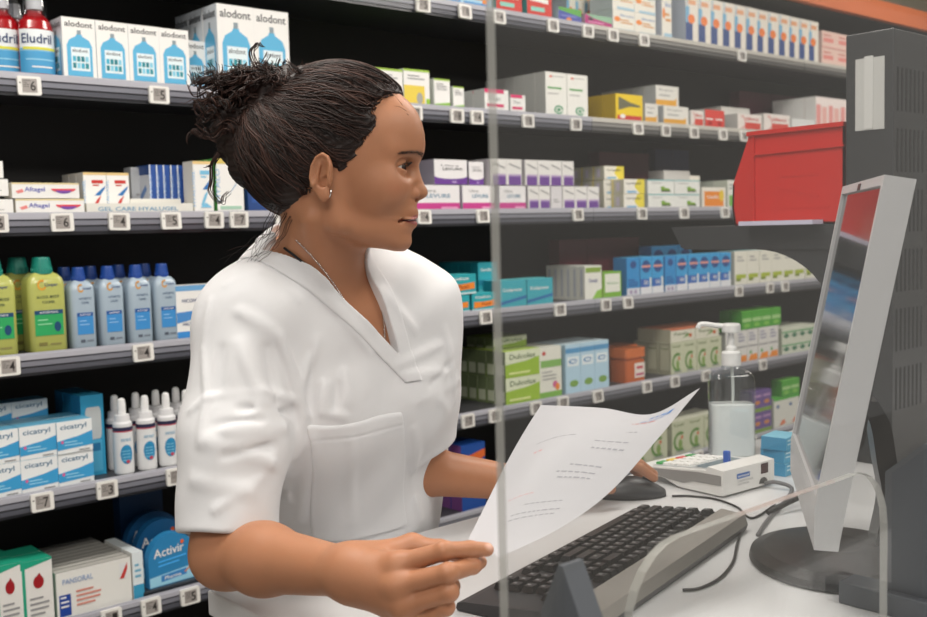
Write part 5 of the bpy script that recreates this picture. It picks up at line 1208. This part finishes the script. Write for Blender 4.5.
def folds(P):
    o = np.zeros(len(P))
    for a, b, h, w in CRW:
        ab = b-a; L2 = ab@ab; t = ((P-a)@ab)/L2; tc = np.clip(t, 0, 1); dd = np.linalg.norm(P-a-tc[:, None]*ab, axis=1)
        w = w*.72; m = dd < 3*w
        if m.any(): o[m] += 1.8*h*np.exp(-(dd[m]/w)**2)*(1-.5*np.abs(tc[m]*2-1)**2)
    o += .0016*np.sin(P[:, 2]*38+P[:, 0]*25)*np.sin(P[:, 0]*31-P[:, 1]*22+1.3)+.0010*np.sin(P[:, 2]*70-P[:, 0]*50+P[:, 1]*40)
    return o
def cloth_sdf(P): return cloth_base(P)-folds(P)
APX = surf(400, 357); VL = surf(316, 270)[[0, 2]]; VR = surf(375, 285)[[0, 2]]; VR = AP2_(APX, VR); AP2 = np.array([APX[0], APX[2]])
def vneck(P):
    """negative inside the V opening at the front"""
    x, z = P[:, 0], P[:, 2]; q = np.stack([x, z], 1)
    def side(a, b, s_):
        t = unit_(b-a); n = np.array([t[1], -t[0]])*s_; return (q-a)@n
    d = np.maximum(side(AP2, VL, -1), side(AP2, VR, 1)); return d
def neck_hole(P):
    d = np.maximum(vneck(P), P[:, 1]-(N0[1]+.005)); c = rcone(P, N0+V3(.012, .020, -.06), N0+V3(.0, .005, .10), .046, .056)
    return smin(d, c, .01)
def tunic_sdf(P):
    d = cloth_sdf(P); d = smax(d, -neck_hole(P), .003)
    ax = unit_(ER-SR); cut = np.maximum(rcone(P, HEM-ax*.09, HEM+ax*.05, .047, .052), -((P-HEM)@ax+.07)); d = smax(d, -cut, .003)
    d = np.maximum(d, .80-P[:, 2]); return d
def body_sdf(P):
    d = smin(head_sdf(P), neck_sdf(P), .012)
    t = np.maximum(torso_base(P)+.013, P[:, 2]-1.44); t = smin(t, neck_sdf(P), .02); t = np.maximum(t, .86-P[:, 2])
    d = smin(d, t, .006); d = smin(d, arms_sdf(P), .012); return d
woman = empty('person', (float(PV[0]), float(PV[1]), 0)); off = np.array([PV[0], PV[1], 0.])
tag(woman, 'dark haired woman in white tunic standing at the counter, reading a sheet of paper', 'person')
hb = [hw(f, s, u) for f in (-92, 132) for s in (-82, 82) for u in (-96, 128)]; hb = np.array(hb)
SK = hx('b07a5a')
skin = mat('skin', attr=True, rough=.46, noise=.05, nscale=60, sss=.12, bump=.12, bscale=900, spec=.4)
fx = [(hb[:, 0].min(), hb[:, 0].max()), (.63, .80)]; fy = [(hb[:, 1].min(), hb[:, 1].max()), (.715, .95)]; fz = [(hb[:, 2].min(), hb[:, 2].max()), (.985, 1.10)]
if FASTBODY: HF_, HC_ = .0026, .0045
else: HF_, HC_ = .0014, .0026
V, Fq = mesh_sdf(body_sdf, [grid_axis(.53, 1.46, fx, HF_, HC_), grid_axis(.71, 1.50, fy, HF_, HC_), grid_axis(.85, hb[:, 2].max(), fz, HF_, HC_)])
q = hl(V); col = np.tile(np.array(SK), (len(V), 1))
def blend(m, c): 
    global col
    col = col*(1-m[:, None])+np.array(c)*m[:, None]
a = np.abs(q[:, 1]); mlu = q[:, 2]+.0030*a*a
lipd = np.maximum(np.abs(mlu+48.3-.6)-np.where(mlu > -48, 5.8, 7.6)*np.maximum(1-(a/26.5)**3, 0), (a-26)*1.); lipd = np.maximum(lipd, 85-q[:, 0])
blend(np.clip(.5-lipd/1.6, 0, 1)*.95, hx('a35a55')); blend(np.clip(1-np.abs(mlu+48.2)/1.1, 0, 1)*(a < 26)*(q[:, 0] > 85)*.8, hx('5a2c28'))  # the dark line paints the shade between the lips into the colour
blend(np.clip(1-np.linalg.norm((q-np.array([92, 0, -12]))*[1, 0, 1]/[22, 1, 16]-0, axis=1), 0, 1)*.25*(a > 20), hx('b06a55'))
# brows
def brow(q):
    a = np.abs(q[:, 1]); t = (np.degrees(np.arctan2(a, q[:, 0]-60))-8)/50; cu = 29.5+12*t-12*t*t; w = 4.6*(1-.55*np.clip(t, 0, 1)); m = np.clip(1.2-np.abs(q[:, 2]-cu)/w, 0, 1)*(t > 0)*(t < 1)*(q[:, 0] > 70); return m
blend(brow(q)*.5, hx('4a3026'))
# lash line and inner lid
e = np.array([90.5, 31.5, 14.0]); qe = np.stack([q[:, 0], a, q[:, 2]], 1)-e; re = np.linalg.norm(qe, axis=1); el = np.degrees(np.arctan2(qe[:, 2], np.maximum(qe[:, 0], 1))); az = np.degrees(np.arctan2(qe[:, 1], np.maximum(qe[:, 0], 1.)))
w = np.clip((az-18)/66, -1, 1); up_ = 18*np.sqrt(np.maximum(1-w*w, 0))+1+w*1.5
blend(((re < 17) & (np.abs(el-up_-1) < 4.5) & (az > -45) & (az < 78) & (q[:, 0] > 80))*.8, hx('2e1c18'))
# nails
for H_, nr in ((RH, None), (LH, None)):
    for nm, (js, rs) in H_.items():
        t = unit_(js[3]-js[2]); kn = np.array([-FWD[0], -FWD[1], .9]) if H_ is RH else np.array([0, 0, 1.]); kn = unit_(kn-t*(kn@t))
        c = js[3]+kn*rs[3]*.9+t*.001; dd = V-c; L_t = dd@t; L_n = dd@kn; L_s = np.linalg.norm(dd-np.outer(L_t, t)-np.outer(L_n, kn), axis=1)
        blend(np.clip(1.5-np.sqrt((L_t/.0062)**2+(L_s/.0048)**2)*1.3, 0, 1)*(L_n > -.004)*(L_n < .006), hx('d8ab98'))
print('body', len(V), time.time()-T0)
np_mesh('body', V-off, Fq, col, skin, woman)

# eyes
for s_ in (-1, 1):
    m = MB(); R_ = 12.6; c = hw(90.5, s_*31.5, 14.0)-off
    gz = unit_(HF-HS*.5-HU*.10); gx = unit_(np.cross(HU, gz)); gy = np.cross(gz, gx); n = 32
    rings = [0, 4, 8, 11, 14, 18, 22, 25, 27, 32, 40, 55, 75, 95, 120, 150, 180]; cc = [hx('060505')]*2+[hx('1a0f0b')]*1+[hx('2c1a12')]*3+[hx('1d120e')]*2+[hx('b9aea6')]*1+[hx('c4bab2')]*8
    vs = []
    for t in rings:
        a_ = math.radians(t); bu = 1+.035*max(0, 1-(t/27.)**2)
        for i in range(n):
            b = 2*math.pi*i/n; vs.append(c+(gz*math.cos(a_)+(gx*math.cos(b)+gy*math.sin(b))*math.sin(a_))*R_*bu/1000)
    for k in range(len(rings)-1):
        m.add([vs[k*n+i] for i in range(n)]+[vs[(k+1)*n+i] for i in range(n)], [(i, (i+1) % n, n+(i+1) % n, n+i) for i in range(n)], cc[k], 0, True)
    m.build('eye', mat('eye_surface', attr=True, rough=.06, coat=.6), woman)
hairm = mat('dark_hair', attr=True, rough=.5, spec=.35)
# brow hairs and lashes
m = MB(); rr = random.Random(3)
def hsnap(f, s, u, dst=0.0):
    p = hw(f, s, u)
    for _ in range(8):
        v = float(head_sdf(p[None])[0])
        g = np.array([float(head_sdf((p+np.eye(3)[i]*5e-4)[None])[0])-v for i in range(3)]); g /= np.linalg.norm(g)+1e-9
        p = p-g*(v-dst)
    return p
def hray(ag, s_, u, dst):
    d_ = np.array([math.cos(math.radians(ag)), s_*math.sin(math.radians(ag))]); r_ = 90.
    for _ in range(25):
        p = hw(60+d_[0]*r_, d_[1]*r_, u); v = float(head_full(p[None])[0])-dst
        if abs(v) < 1e-4: break
        r_ -= v*800
    return p
for s_ in (-1, 1):
    m = MB()
    for i in range(85 if s_ < 0 else 50):
        t = rr.random(); u0 = 29.5+12*t-12*t*t+rr.uniform(-2.6, 2.2)*(1-.6*t); ag = 8+49*t
        p = hray(ag, s_, u0, .0004); q2 = hray(ag+rr.uniform(3, 6), s_, u0+rr.uniform(0, 2.2)*(1-1.7*t), .0010)
        m.tube([p-off, (p+q2)/2-off, q2-off], [.0003, .00025, .0001], 3, hx('3a261d'), cap=False)
    m.build('eyebrow', hairm, woman)
m = MB()
for s_ in (-1, 1):
    for i in range(34):
        az_ = -38+92*i/33; w_ = max(-1, min(1, (az_-18)/66)); e_ = 18*math.sqrt(max(1-w_*w_, 0))+1+w_*1.5
        A_, E_ = math.radians(az_), math.radians(e_); d_ = np.array([math.cos(E_)*math.cos(A_), s_*math.cos(E_)*math.sin(A_), math.sin(E_)])
        p = hw(*(np.array([90.5, s_*31.5, 14.])+d_*14.6)); d2 = d_+np.array([.2, s_*.25*w_, -.28]); 
        q1 = hw(*(np.array([90.5, s_*31.5, 14.])+d_*14.6+unit_(d2)*3)); q2 = hw(*(np.array([90.5, s_*31.5, 14.])+d_*14.6+unit_(d2+np.array([0, 0, .45]))*6.5))
        m.tube([p-off, q1-off, q2-off], [.00028, .0002, .00006], 3, hx('15100e'), cap=False)
m.build('eyelashes', hairm, woman)

# tunic with pocket and neckband
cloth = mat('white_cotton', hx('e4e4e6'), .85, noise=.01, nscale=20, bump=.25, bscale=1400)
b = .0045 if FASTBODY else .0026
V, Fq = mesh_sdf(tunic_sdf, [grid_axis(.50, 1.20, [], b, b), grid_axis(.98, 1.52, [], b, b), grid_axis(.79, 1.50, [], b, b)])
np_mesh('tunic', V-off, Fq, (.8, .8, .8), cloth, woman); print('tunic', len(V), time.time()-T0)
# pocket: a patch of cloth raised on the front
pk = [surf(306, 427, cloth_sdf), surf(402, 412, cloth_sdf), surf(407, 524, cloth_sdf), surf(312, 538, cloth_sdf)]
def pocket_sdf(P):
    d = cloth_sdf(P)-.0028; d = np.maximum(d, -(cloth_sdf(P)+.004))
    c = sum(pk)/4; n = unit_(np.cross(pk[1]-pk[0], pk[3]-pk[0]))
    for i in range(4):
        a_, b_ = pk[i], pk[(i+1) % 4]; e_ = unit_(np.cross(b_-a_, n)); 
        if e_@(c-a_) > 0: e_ = -e_
        d = smax(d, (P-a_)@e_, .003)
    d = np.maximum(d, np.abs((P-c)@n)-.07)
    # double stitched upper hem
    h_ = np.abs((P-pk[0])@unit_(np.cross(pk[1]-pk[0], n))); return d+.0009*np.exp(-((h_-.017)/.0014)**2)
PK = np.array(pk); b2_ = .0032 if FASTBODY else .0017
V, Fq = mesh_sdf(pocket_sdf, [grid_axis(PK[:, i].min()-.04, PK[:, i].max()+.04, [], b2_, b2_) for i in range(3)], slack=2.5)
np_mesh('pocket', V-off, Fq, (.8, .8, .8), cloth, woman)
def band_sdf(P):
    v = vneck(P); d = np.maximum(cloth_sdf(P)-.0022, -(cloth_sdf(P)+.004)); nh = neck_hole(P)
    d = np.maximum(d, np.maximum(nh-.021, -(nh+.0006))); d = np.maximum(d, 1.205-P[:, 2]); return np.maximum(d, P[:, 1]-(N0[1]+.06))
V, Fq = mesh_sdf(band_sdf, [grid_axis(.64, .97, [], b2_, b2_), grid_axis(.98, 1.27, [], b2_, b2_), grid_axis(1.22, 1.50, [], b2_, b2_)], slack=2.5)
np_mesh('neckband', V-off, Fq, (.8, .8, .8), cloth, woman)
# trousers and shoes
tm_ = mat('white_trousers', hx('d8d9db'), .85, bump=.2, bscale=900); m = MB()
def loft(m, secs, n=20, col=(.8, .8, .8)):
    vs = []
    for c, rx, ry in secs:
        for i in range(n): a_ = 2*math.pi*i/n; p = TA[0]*rx*math.cos(a_)+TA[1]*ry*math.sin(a_); vs.append(np.array(c)+p-off)
    m.add(vs, [(k*n+i, k*n+(i+1) % n, (k+1)*n+(i+1) % n, (k+1)*n+i) for k in range(len(secs)-1) for i in range(n)]+[tuple(range(n))[::-1], tuple((len(secs)-1)*n+i for i in range(n))], col, 0, True)
for s_ in (-1, 1):
    c = PV+TA[0]*s_*.082
    loft(m, [(c+V3(0, 0, z-.92), rx, ry) for z, rx, ry in ((.055, .058, .07), (.2, .062, .072), (.45, .072, .075), (.65, .088, .092), (.80, .092, .10), (.90, .09, .105))])
m.build('trousers', tm_, woman)
for s_ in (-1, 1):
    c = PV*[1, 1, 0]+TA[0]*s_*.082-TA[1]*.05; m = MB()
    loft(m, [(c+V3(0, 0, z), rx, ry) for z, rx, ry in ((.0, .044, .125), (.02, .046, .13), (.045, .043, .12), (.07, .038, .07))]); m.build('shoe', mat('shoe_leather', hx('d9d9d6'), .5), woman)

# necklace, earring, bracelet, inner strap
sil = mat('silver', (.75, .74, .72), .22, metal=1)
def on_body(px, py, dst=.0012):
    p = surf(px, py, lambda P: body_sdf(P)-dst, 1.1, 1.6); return p
pts = [on_body(*p) for p in ((296, 240), (308, 252), (322, 268), (336, 287), (352, 311), (366, 328), (385, 344))]; pts2 = [on_body(*p) for p in ((385, 344), (384, 325), (381, 305), (376, 289), (371, 272))]
m = MB()
for pp in (pts, pts2):
    S2 = spl(pp, 160)
    for i in range(len(S2)-1):
        if i % 2 == 0: m.tube([S2[i]-off, S2[i+1]-off], .0011, 5)
m.lathe([(.0001, -.003), (.0028, -.001), (.0026, .002), (.0001, .003)], c=tuple(pts[-1]-off), n=10); m.build('necklace', sil, woman)
st_ = spl([on_body(*p, .002) for p in ((284, 248), (295, 256), (308, 267), (321, 278))]); MB().tube(st_-off, .0015, 6).build('inner_strap', mat('black_cloth', hx('14151a'), .8), woman)
p = surf(331, 193, head_sdf, 1.1, 1.5); MB().tube([p-off-HU*.005-HF*.002, p-off+HU*.004], .0016, 8).build('earring', sil, woman)
bc = EL+(WL-EL)*.74; ax_ = unit_(WL-EL); u1 = unit_(np.cross(ax_, [0, 0, 1])); u2 = np.cross(ax_, u1); m = MB()
for i in range(30):
    a_ = 2*math.pi*i/30; m.lathe([(.0001, -.003), (.003, 0), (.0001, .003)], c=tuple(bc-off+(u1*math.cos(a_)+u2*math.sin(a_))*.0315), n=6, col=hx('141414'))
m.build('bracelet', plastic_m, woman)
# ------------------------------------------------------------------ hair
def hair_cap(P):
    q = hl(P); a = np.abs(q[:, 1]); m = np.stack([q[:, 0], a, q[:, 2]], 1)
    d = ellip(m, (18, 0, 50), (101, 79, 95)); d = smin(d, ellip(m, (-34, 0, 16), (64, 64, 62)), 30)
    d = smin(d, ellip(m, (-64, 0, 52), (48, 50, 50)), 40)
    # face, ear and neck stay free
    lf = np.interp(q[:, 2], [-10, 0, 10, 21, 42, 58, 79, 95, 108, 125], [14, 18, 25, 35, 47, 60, 66, 84, 92, 96])-np.clip((q[:, 2]-70)/25, 0, 1)*.0085*a*a
    line = q[:, 0]-lf-7+1.5*np.sin(q[:, 2]*.45)+1.0*np.sin(q[:, 2]*1.1+a*.3)
    d = smax(d, line*.42, 5)
    earz = ellip(m, (11, 80, -7), (18, 26, 25)); d = smax(d, -earz, 5)
    low = np.maximum(q[:, 0]-(-26-.2*(q[:, 2]+10)), -(q[:, 2]+4)*-1.0); d = smax(d, np.minimum(q[:, 0]-(-20), 99)*.8*(q[:, 2] < -14)+(q[:, 2] >= -14)*-99., 3)
    d = smax(d, -(q[:, 2]+50-.45*(q[:, 0]+20)*-1*0), 6)
    return d
def hair_surf(P): 
    return hair_cap(P)/1000.0
def bunch(P):
    q = hl(P); d = ellip(q, (-62, 0, 100), (44, 42, 34)); d = smin(d, ellip(q, (-102, 0, 66), (40, 36, 34)), 20); d = smin(d, ellip(q, (-34, 0, 118), (32, 30, 18)), 20)
    d = smin(d, ellip(q, (-84, 0, 30), (40, 36, 40)), 20)
    return (d+4*np.sin(q[:, 0]*.16+q[:, 2]*.11)*np.sin(q[:, 2]*.17-q[:, 0]*.05+q[:, 1]*.12))/1000
def hair_mass(P): return smin(hair_surf(P), bunch(P), .016)+.0012*np.sin(hl(P)@np.array([.25, .5, -.6]))
hbx = np.array([hw(f, s, u) for f in (-160, 110) for s in (-90, 90) for u in (-60, 140)]); h_ = .004 if FASTBODY else .0026
V, Fq = mesh_sdf(hair_mass, [grid_axis(hbx[:, i].min(), hbx[:, i].max(), [], h_, h_) for i in range(3)])
HC = [hx(c) for c in ('211410', '2b1b16', '38241e', '1c120e', '472f27')]
hair = np_mesh('hair', V-off, Fq, HC[0], hairm, woman)
rg = np.random.RandomState(5); m = MB()
def grad(f, P, e=8e-4):
    v = f(P); g = np.stack([f(P+np.eye(3)[i]*e)-v for i in range(3)], 1); return v, g/(np.linalg.norm(g, axis=1)[:, None]+1e-9)
# locks combed back from the hair line to the gathered bunch
N = 2600
T_ = hw(-78, 0, 78)
dirs = rg.normal(size=(N*3, 3)); dirs /= np.linalg.norm(dirs, axis=1)[:, None]
dirs = dirs[(dirs[:, 1] < .35) & (dirs[:, 0] > -.9)][:N]; N = len(dirs)
P = H0+(np.array([18, 0, 48])+dirs*np.array([101, 79, 95]))@HA/1000.
for _ in range(6):
    v, g = grad(hair_surf, P); P = P-g*v[:, None]
ph = rg.uniform(0, 6.28, N); amp = rg.uniform(.0008, .0034, N); lift = rg.uniform(-.0003, .0032, N); paths = [P.copy()]; step = .006
key_ = np.sin(P@HF*260)+np.sin(P@HU*210+1); 
for k in range(26):
    v, g = grad(hair_surf, P); t = T_-P+HU*.01; dist = np.linalg.norm(t, axis=1); t = t-g*(t*g).sum(1)[:, None]; t /= np.linalg.norm(t, axis=1)[:, None]+1e-9
    sd = np.cross(g, t); wv = np.cos(ph*.25+k*.55+key_*1.2)[:, None]*amp[:, None]*.9
    go = (dist > .03)[:, None]
    P = P+go*(t*step+sd*wv); v, g = grad(hair_surf, P); P = P-g*(v-lift)[:, None]*go; paths.append(P.copy())
paths = np.stack(paths, 1)-off
for i in range(N):
    p = paths[i]; dd = np.linalg.norm(np.diff(p, axis=0), axis=1); n_ = int((dd > 1e-4).sum())
    if n_ < 5: continue
    p = p[:n_+1][::1]; r_ = rg.uniform(.0004, .0011)*np.sin(np.linspace(.35, 2.9, len(p)))**.5
    m.tube(p, r_, 4, HC[rg.randint(5)], cap=False)
# loose curls of the bunch: clumps of a few hairs that share one wave
for i in range(1150):
    f, u = (rg.normal(-68, 33), rg.normal(106, 29)) if i % 6 else (rg.normal(-34, 20), rg.normal(140, 8))
    s = rg.uniform(-44, 8) if i % 3 else rg.uniform(-8, 42)
    u = min(u, 122+.1*f*0); base = np.array([f, s, u]); out = unit_(base-np.array([-44, 0, 68])+rg.normal(size=3)*[9, 14, 9])
    L = rg.uniform(8, 24); R_ = rg.uniform(4, 9.5); tw = rg.uniform(1.1, 2.1)*6.28*rg.choice([-1, 1]); a0 = rg.uniform(0, 6.28)
    e1 = unit_(np.cross(out, rg.normal(size=3)*[.4, 1, .4])); e2 = np.cross(out, e1); t = np.linspace(0, 1, 24)
    dr = unit_(np.array([-.6, 0, rg.uniform(-.7, .7)]))
    for k in range(rg.randint(3, 6)):
        j = rg.normal(size=3)*.7; rj = R_*rg.uniform(.95, 1.05); aj = a0+rg.normal()*.12; Lk = L*rg.uniform(.85, 1.15)
        p = base*.84+np.array([-44, 0, 68])*.16+j+np.outer(t*Lk, out)+np.outer(t*t*Lk*.7, dr)+np.outer(rj*t**.35*np.cos(aj+tw*t), e1)+np.outer(rj*t**.35*np.sin(aj+tw*t), e2)+np.outer(t*t, rg.normal(size=3)*1.0)
        m.tube(H0+p@HA/1000-off, rg.uniform(.0006, .0014)*np.linspace(1, .4, 24), 4, HC[rg.randint(5)], cap=False)
# drooping curls at the back and the tall curl on top, fly-aways, nape strands
def strand(pts, r=.0008, n=30, wob=0):
    p = spl([np.array(q_, float) for q_ in pts], n); t = np.linspace(0, 1, len(p)); p = p+wob*np.stack([np.sin(t*19), np.cos(t*17), np.sin(t*23+1)], 1)
    m.tube(H0+p@HA/1000-off, r*np.linspace(1, .3, len(p)), 4, HC[rg.randint(5)], cap=False)
for k in range(7):
    j = rg.normal(size=2)*2.0
    strand([(-66+j[0], 0, 100), (-78+j[0], -5, 128+j[1]), (-88+j[0], -5, 150+j[1]), (-84+j[0], -4, 166+j[1]*.5), (-74+j[0]*.5, -4, 163)], .0010, wob=1)
    strand([(-120+j[0], -8, 50), (-135+j[0], -10, 20+j[1]), (-140+j[0], -10, -10+j[1]), (-128+j[0], -9, -28+j[1]), (-118+j[0], -8, -14+j[1])], .0009, wob=1.5)
    strand([(-110+j[0], -8, 70), (-135+j[0], -10, 88+j[1]), (-152+j[0], -10, 96+j[1]), (-160, -10, 82+j[1]), (-148, -9, 76)], .0009, wob=1.5)
    strand([(-112+j[0], -8, 45), (-140+j[0], -10, 50+j[1]), (-160+j[0], -10, 60+j[1]), (-168, -10, 46+j[1])], .0009, wob=2)
for k in range(90):
    a_ = rg.uniform(.4, 2.6); c = np.array([20+95*math.cos(a_), rg.uniform(-45, 10), 42+82*math.sin(a_)]); d_ = unit_(np.array([-1, 0, .25])+rg.normal(size=3)*.25)
    strand([c, c+d_*10+[0, 0, 3], c+d_*22+[0, 0, rg.uniform(0, 8)]], .00022, 8)
for k in range(0):   # baby hairs at the temple and nape
    c = np.array([rg.uniform(40, 60), -rg.uniform(58, 66), rg.uniform(10, 60)]); p0 = (hsnap(*c, .001)-H0)@HA.T*1000
    p1 = (hsnap(*(c+[rg.uniform(-12, 6), 0, rg.uniform(-14, -4)]), .0012)-H0)@HA.T*1000; strand([p0, (p0+p1)/2+[0, -.6, 0], p1], .00016, 6)
for k in range(14):
    f0 = rg.uniform(-62, -28); strand([(f0, -40+rg.uniform(0, 30), -30), (f0-12, -34, -62), (f0-30+rg.normal()*5, -20, -84+rg.normal()*4), (f0-62+rg.normal()*8, -10, -104+rg.normal()*8)], .0005, 16, 1)
m.build('hair_strands', hairm, woman); print('hair', time.time()-T0)

# ------------------------------------------------------------------ the sheet of paper held in the right hand
ctl = [[(498, 558, 1.058), (560, 533, 1.10), (625, 484, 1.17), (668, 428, 1.25), (700, 387, 1.31)],
       [(492, 552, 1.075), (548, 515, 1.125), (600, 462, 1.195), (640, 412, 1.27), (670, 405, 1.32)],
       [(482, 547, 1.092), (524, 500, 1.15), (566, 450, 1.22), (604, 408, 1.29), (628, 409, 1.33)],
       [(472, 542, 1.108), (496, 498, 1.165), (519, 452, 1.235), (540, 408, 1.30), (575, 404, 1.335)]]
ctl = [[(498, 558, 1.058), (560, 528, 1.10), (610, 492, 1.15), (655, 442, 1.22), (700, 388, 1.29)],
       [(492, 553, 1.076), (540, 512, 1.12), (585, 467, 1.175), (622, 432, 1.235), (652, 414, 1.285)],
       [(482, 548, 1.092), (518, 498, 1.14), (550, 452, 1.195), (578, 424, 1.25), (602, 408, 1.30)],
       [(468, 540, 1.108), (488, 500, 1.16), (506, 464, 1.215), (524, 432, 1.27), (541, 405, 1.32)]]
G = np.array([[at(x, y, d=d_) for x, y, d_ in r_] for r_ in ctl])
def bez(P, t):
    n = len(P)-1; return sum(math.comb(n, i)*((1-t)**(n-i))*(t**i)*P[i] for i in range(n+1))
def interp_curve(P, t):     # passes through the points
    n = len(P)-1; x = t*n; i = min(int(x), n-1); f = x-i; p0 = P[max(i-1, 0)]; p1 = P[i]; p2 = P[i+1]; p3 = P[min(i+2, n)]
    if i == 0: p0 = 2*p1-p2
    if i+1 == n: p3 = 2*p2-p1
    return .5*((2*p1)+(-p0+p2)*f+(2*p0-5*p1+4*p2-p3)*f*f+(-p0+3*p1-3*p2+p3)*f**3)
def paper(u_, v_): return interp_curve([interp_curve(list(r_), u_) for r_ in G], v_)
NU, NV_ = 36, 26; PP = np.array([[paper(i/NU, j/NV_) for i in range(NU+1)] for j in range(NV_+1)])
du = np.gradient(PP, axis=1); dv = np.gradient(PP, axis=0); PN = np.cross(du, dv); PN /= np.linalg.norm(PN, axis=2)[..., None]
sgn = -1 if (PN[10, 10]@(PP[10, 10]-EYE)) > 0 else 1; PN = PN*sgn          # towards the viewer side
po = PP[0, 0].copy(); pe = empty('paper_sheet', tuple(po)); tag(pe, 'white printed sheet of paper held up in the right hand', 'paper')
m = MB(); W_ = NU+1; vs = [p-po for p in (PP+PN*.00008).reshape(-1, 3)]+[p-po for p in (PP-PN*.00008).reshape(-1, 3)]; nn = W_*(NV_+1)
fs = [(j*W_+i, j*W_+i+1, (j+1)*W_+i+1, (j+1)*W_+i) for j in range(NV_) for i in range(NU)]; fs2 = [tuple(nn+k for k in f[::-1]) for f in fs]
m.add(vs, fs+fs2, hx('cdccd0'), 0, True)
pm = mat('paper_white', attr=True, rough=.7)
nt = pm.node_tree; bs = nt.nodes['Principled BSDF']; tl = nt.nodes.new('ShaderNodeBsdfTranslucent'); tl.inputs[0].default_value = (.85, .85, .86, 1); mx = nt.nodes.new('ShaderNodeMixShader'); mx.inputs[0].default_value = .3
nt.links.new(bs.outputs[0], mx.inputs[1]); nt.links.new(tl.outputs[0], mx.inputs[2]); nt.links.new(mx.outputs[0], nt.nodes['Material Output'].inputs[0])
m.build('sheet', pm, pe)
m = MB()
def pp(u_, v_, e=.0004):
    x = u_*NU; y = v_*NV_; i = min(int(x), NU-1); j = min(int(y), NV_-1); a_, b_ = x-i, y-j
    p = PP[j, i]*(1-a_)*(1-b_)+PP[j, i+1]*a_*(1-b_)+PP[j+1, i]*(1-a_)*b_+PP[j+1, i+1]*a_*b_; return p+PN[j, i]*e-po
def bar(u0, v0, v1, th, c):
    n = 8; vs = []; sl = .42*(1-u0)**.5
    for i in range(n+1):
        v_ = v0+(v1-v0)*i/n; uu = min(max(u0-(v_-.35)*sl, .01), .97); vs += [pp(uu, v_), pp(uu+th, v_)]
    m.add(vs, [(2*i, 2*i+1, 2*i+3, 2*i+2) for i in range(n)], c)
rr = random.Random(4)
def words(u0, v0, v1, th, c):
    v_ = v0
    while v_ < v1:
        w = rr.uniform(.02, .05); bar(u0, v_, min(v_+w, v1), th, c); v_ += w+.012
gk = hx('a2a2a8')
for u0, v0, v1, c, th in ((.88, .16, .26, hx('3f7fc4'), .014), (.85, .14, .30, hx('7f9fcf'), .007), (.83, .18, .34, hx('d06a66'), .007), (.86, .10, .15, hx('3f7fc4'), .03), (.74, .22, .30, gk, .007), (.70, .60, .85, gk, .007), (.66, .20, .45, gk, .007), (.61, .18, .42, gk, .010), (.50, .22, .45, gk, .008), (.46, .22, .50, gk, .007), (.43, .22, .46, gk, .007), (.36, .55, .75, hx('d9b0b4'), .006), (.30, .25, .55, gk, .006), (.25, .2, .60, gk, .007), (.22, .2, .62, gk, .007), (.62, .75, .80, hx('d9a0a4'), .012)):
    words(u0, v0, v1, th, c)
m.build('print', print_m, pe)
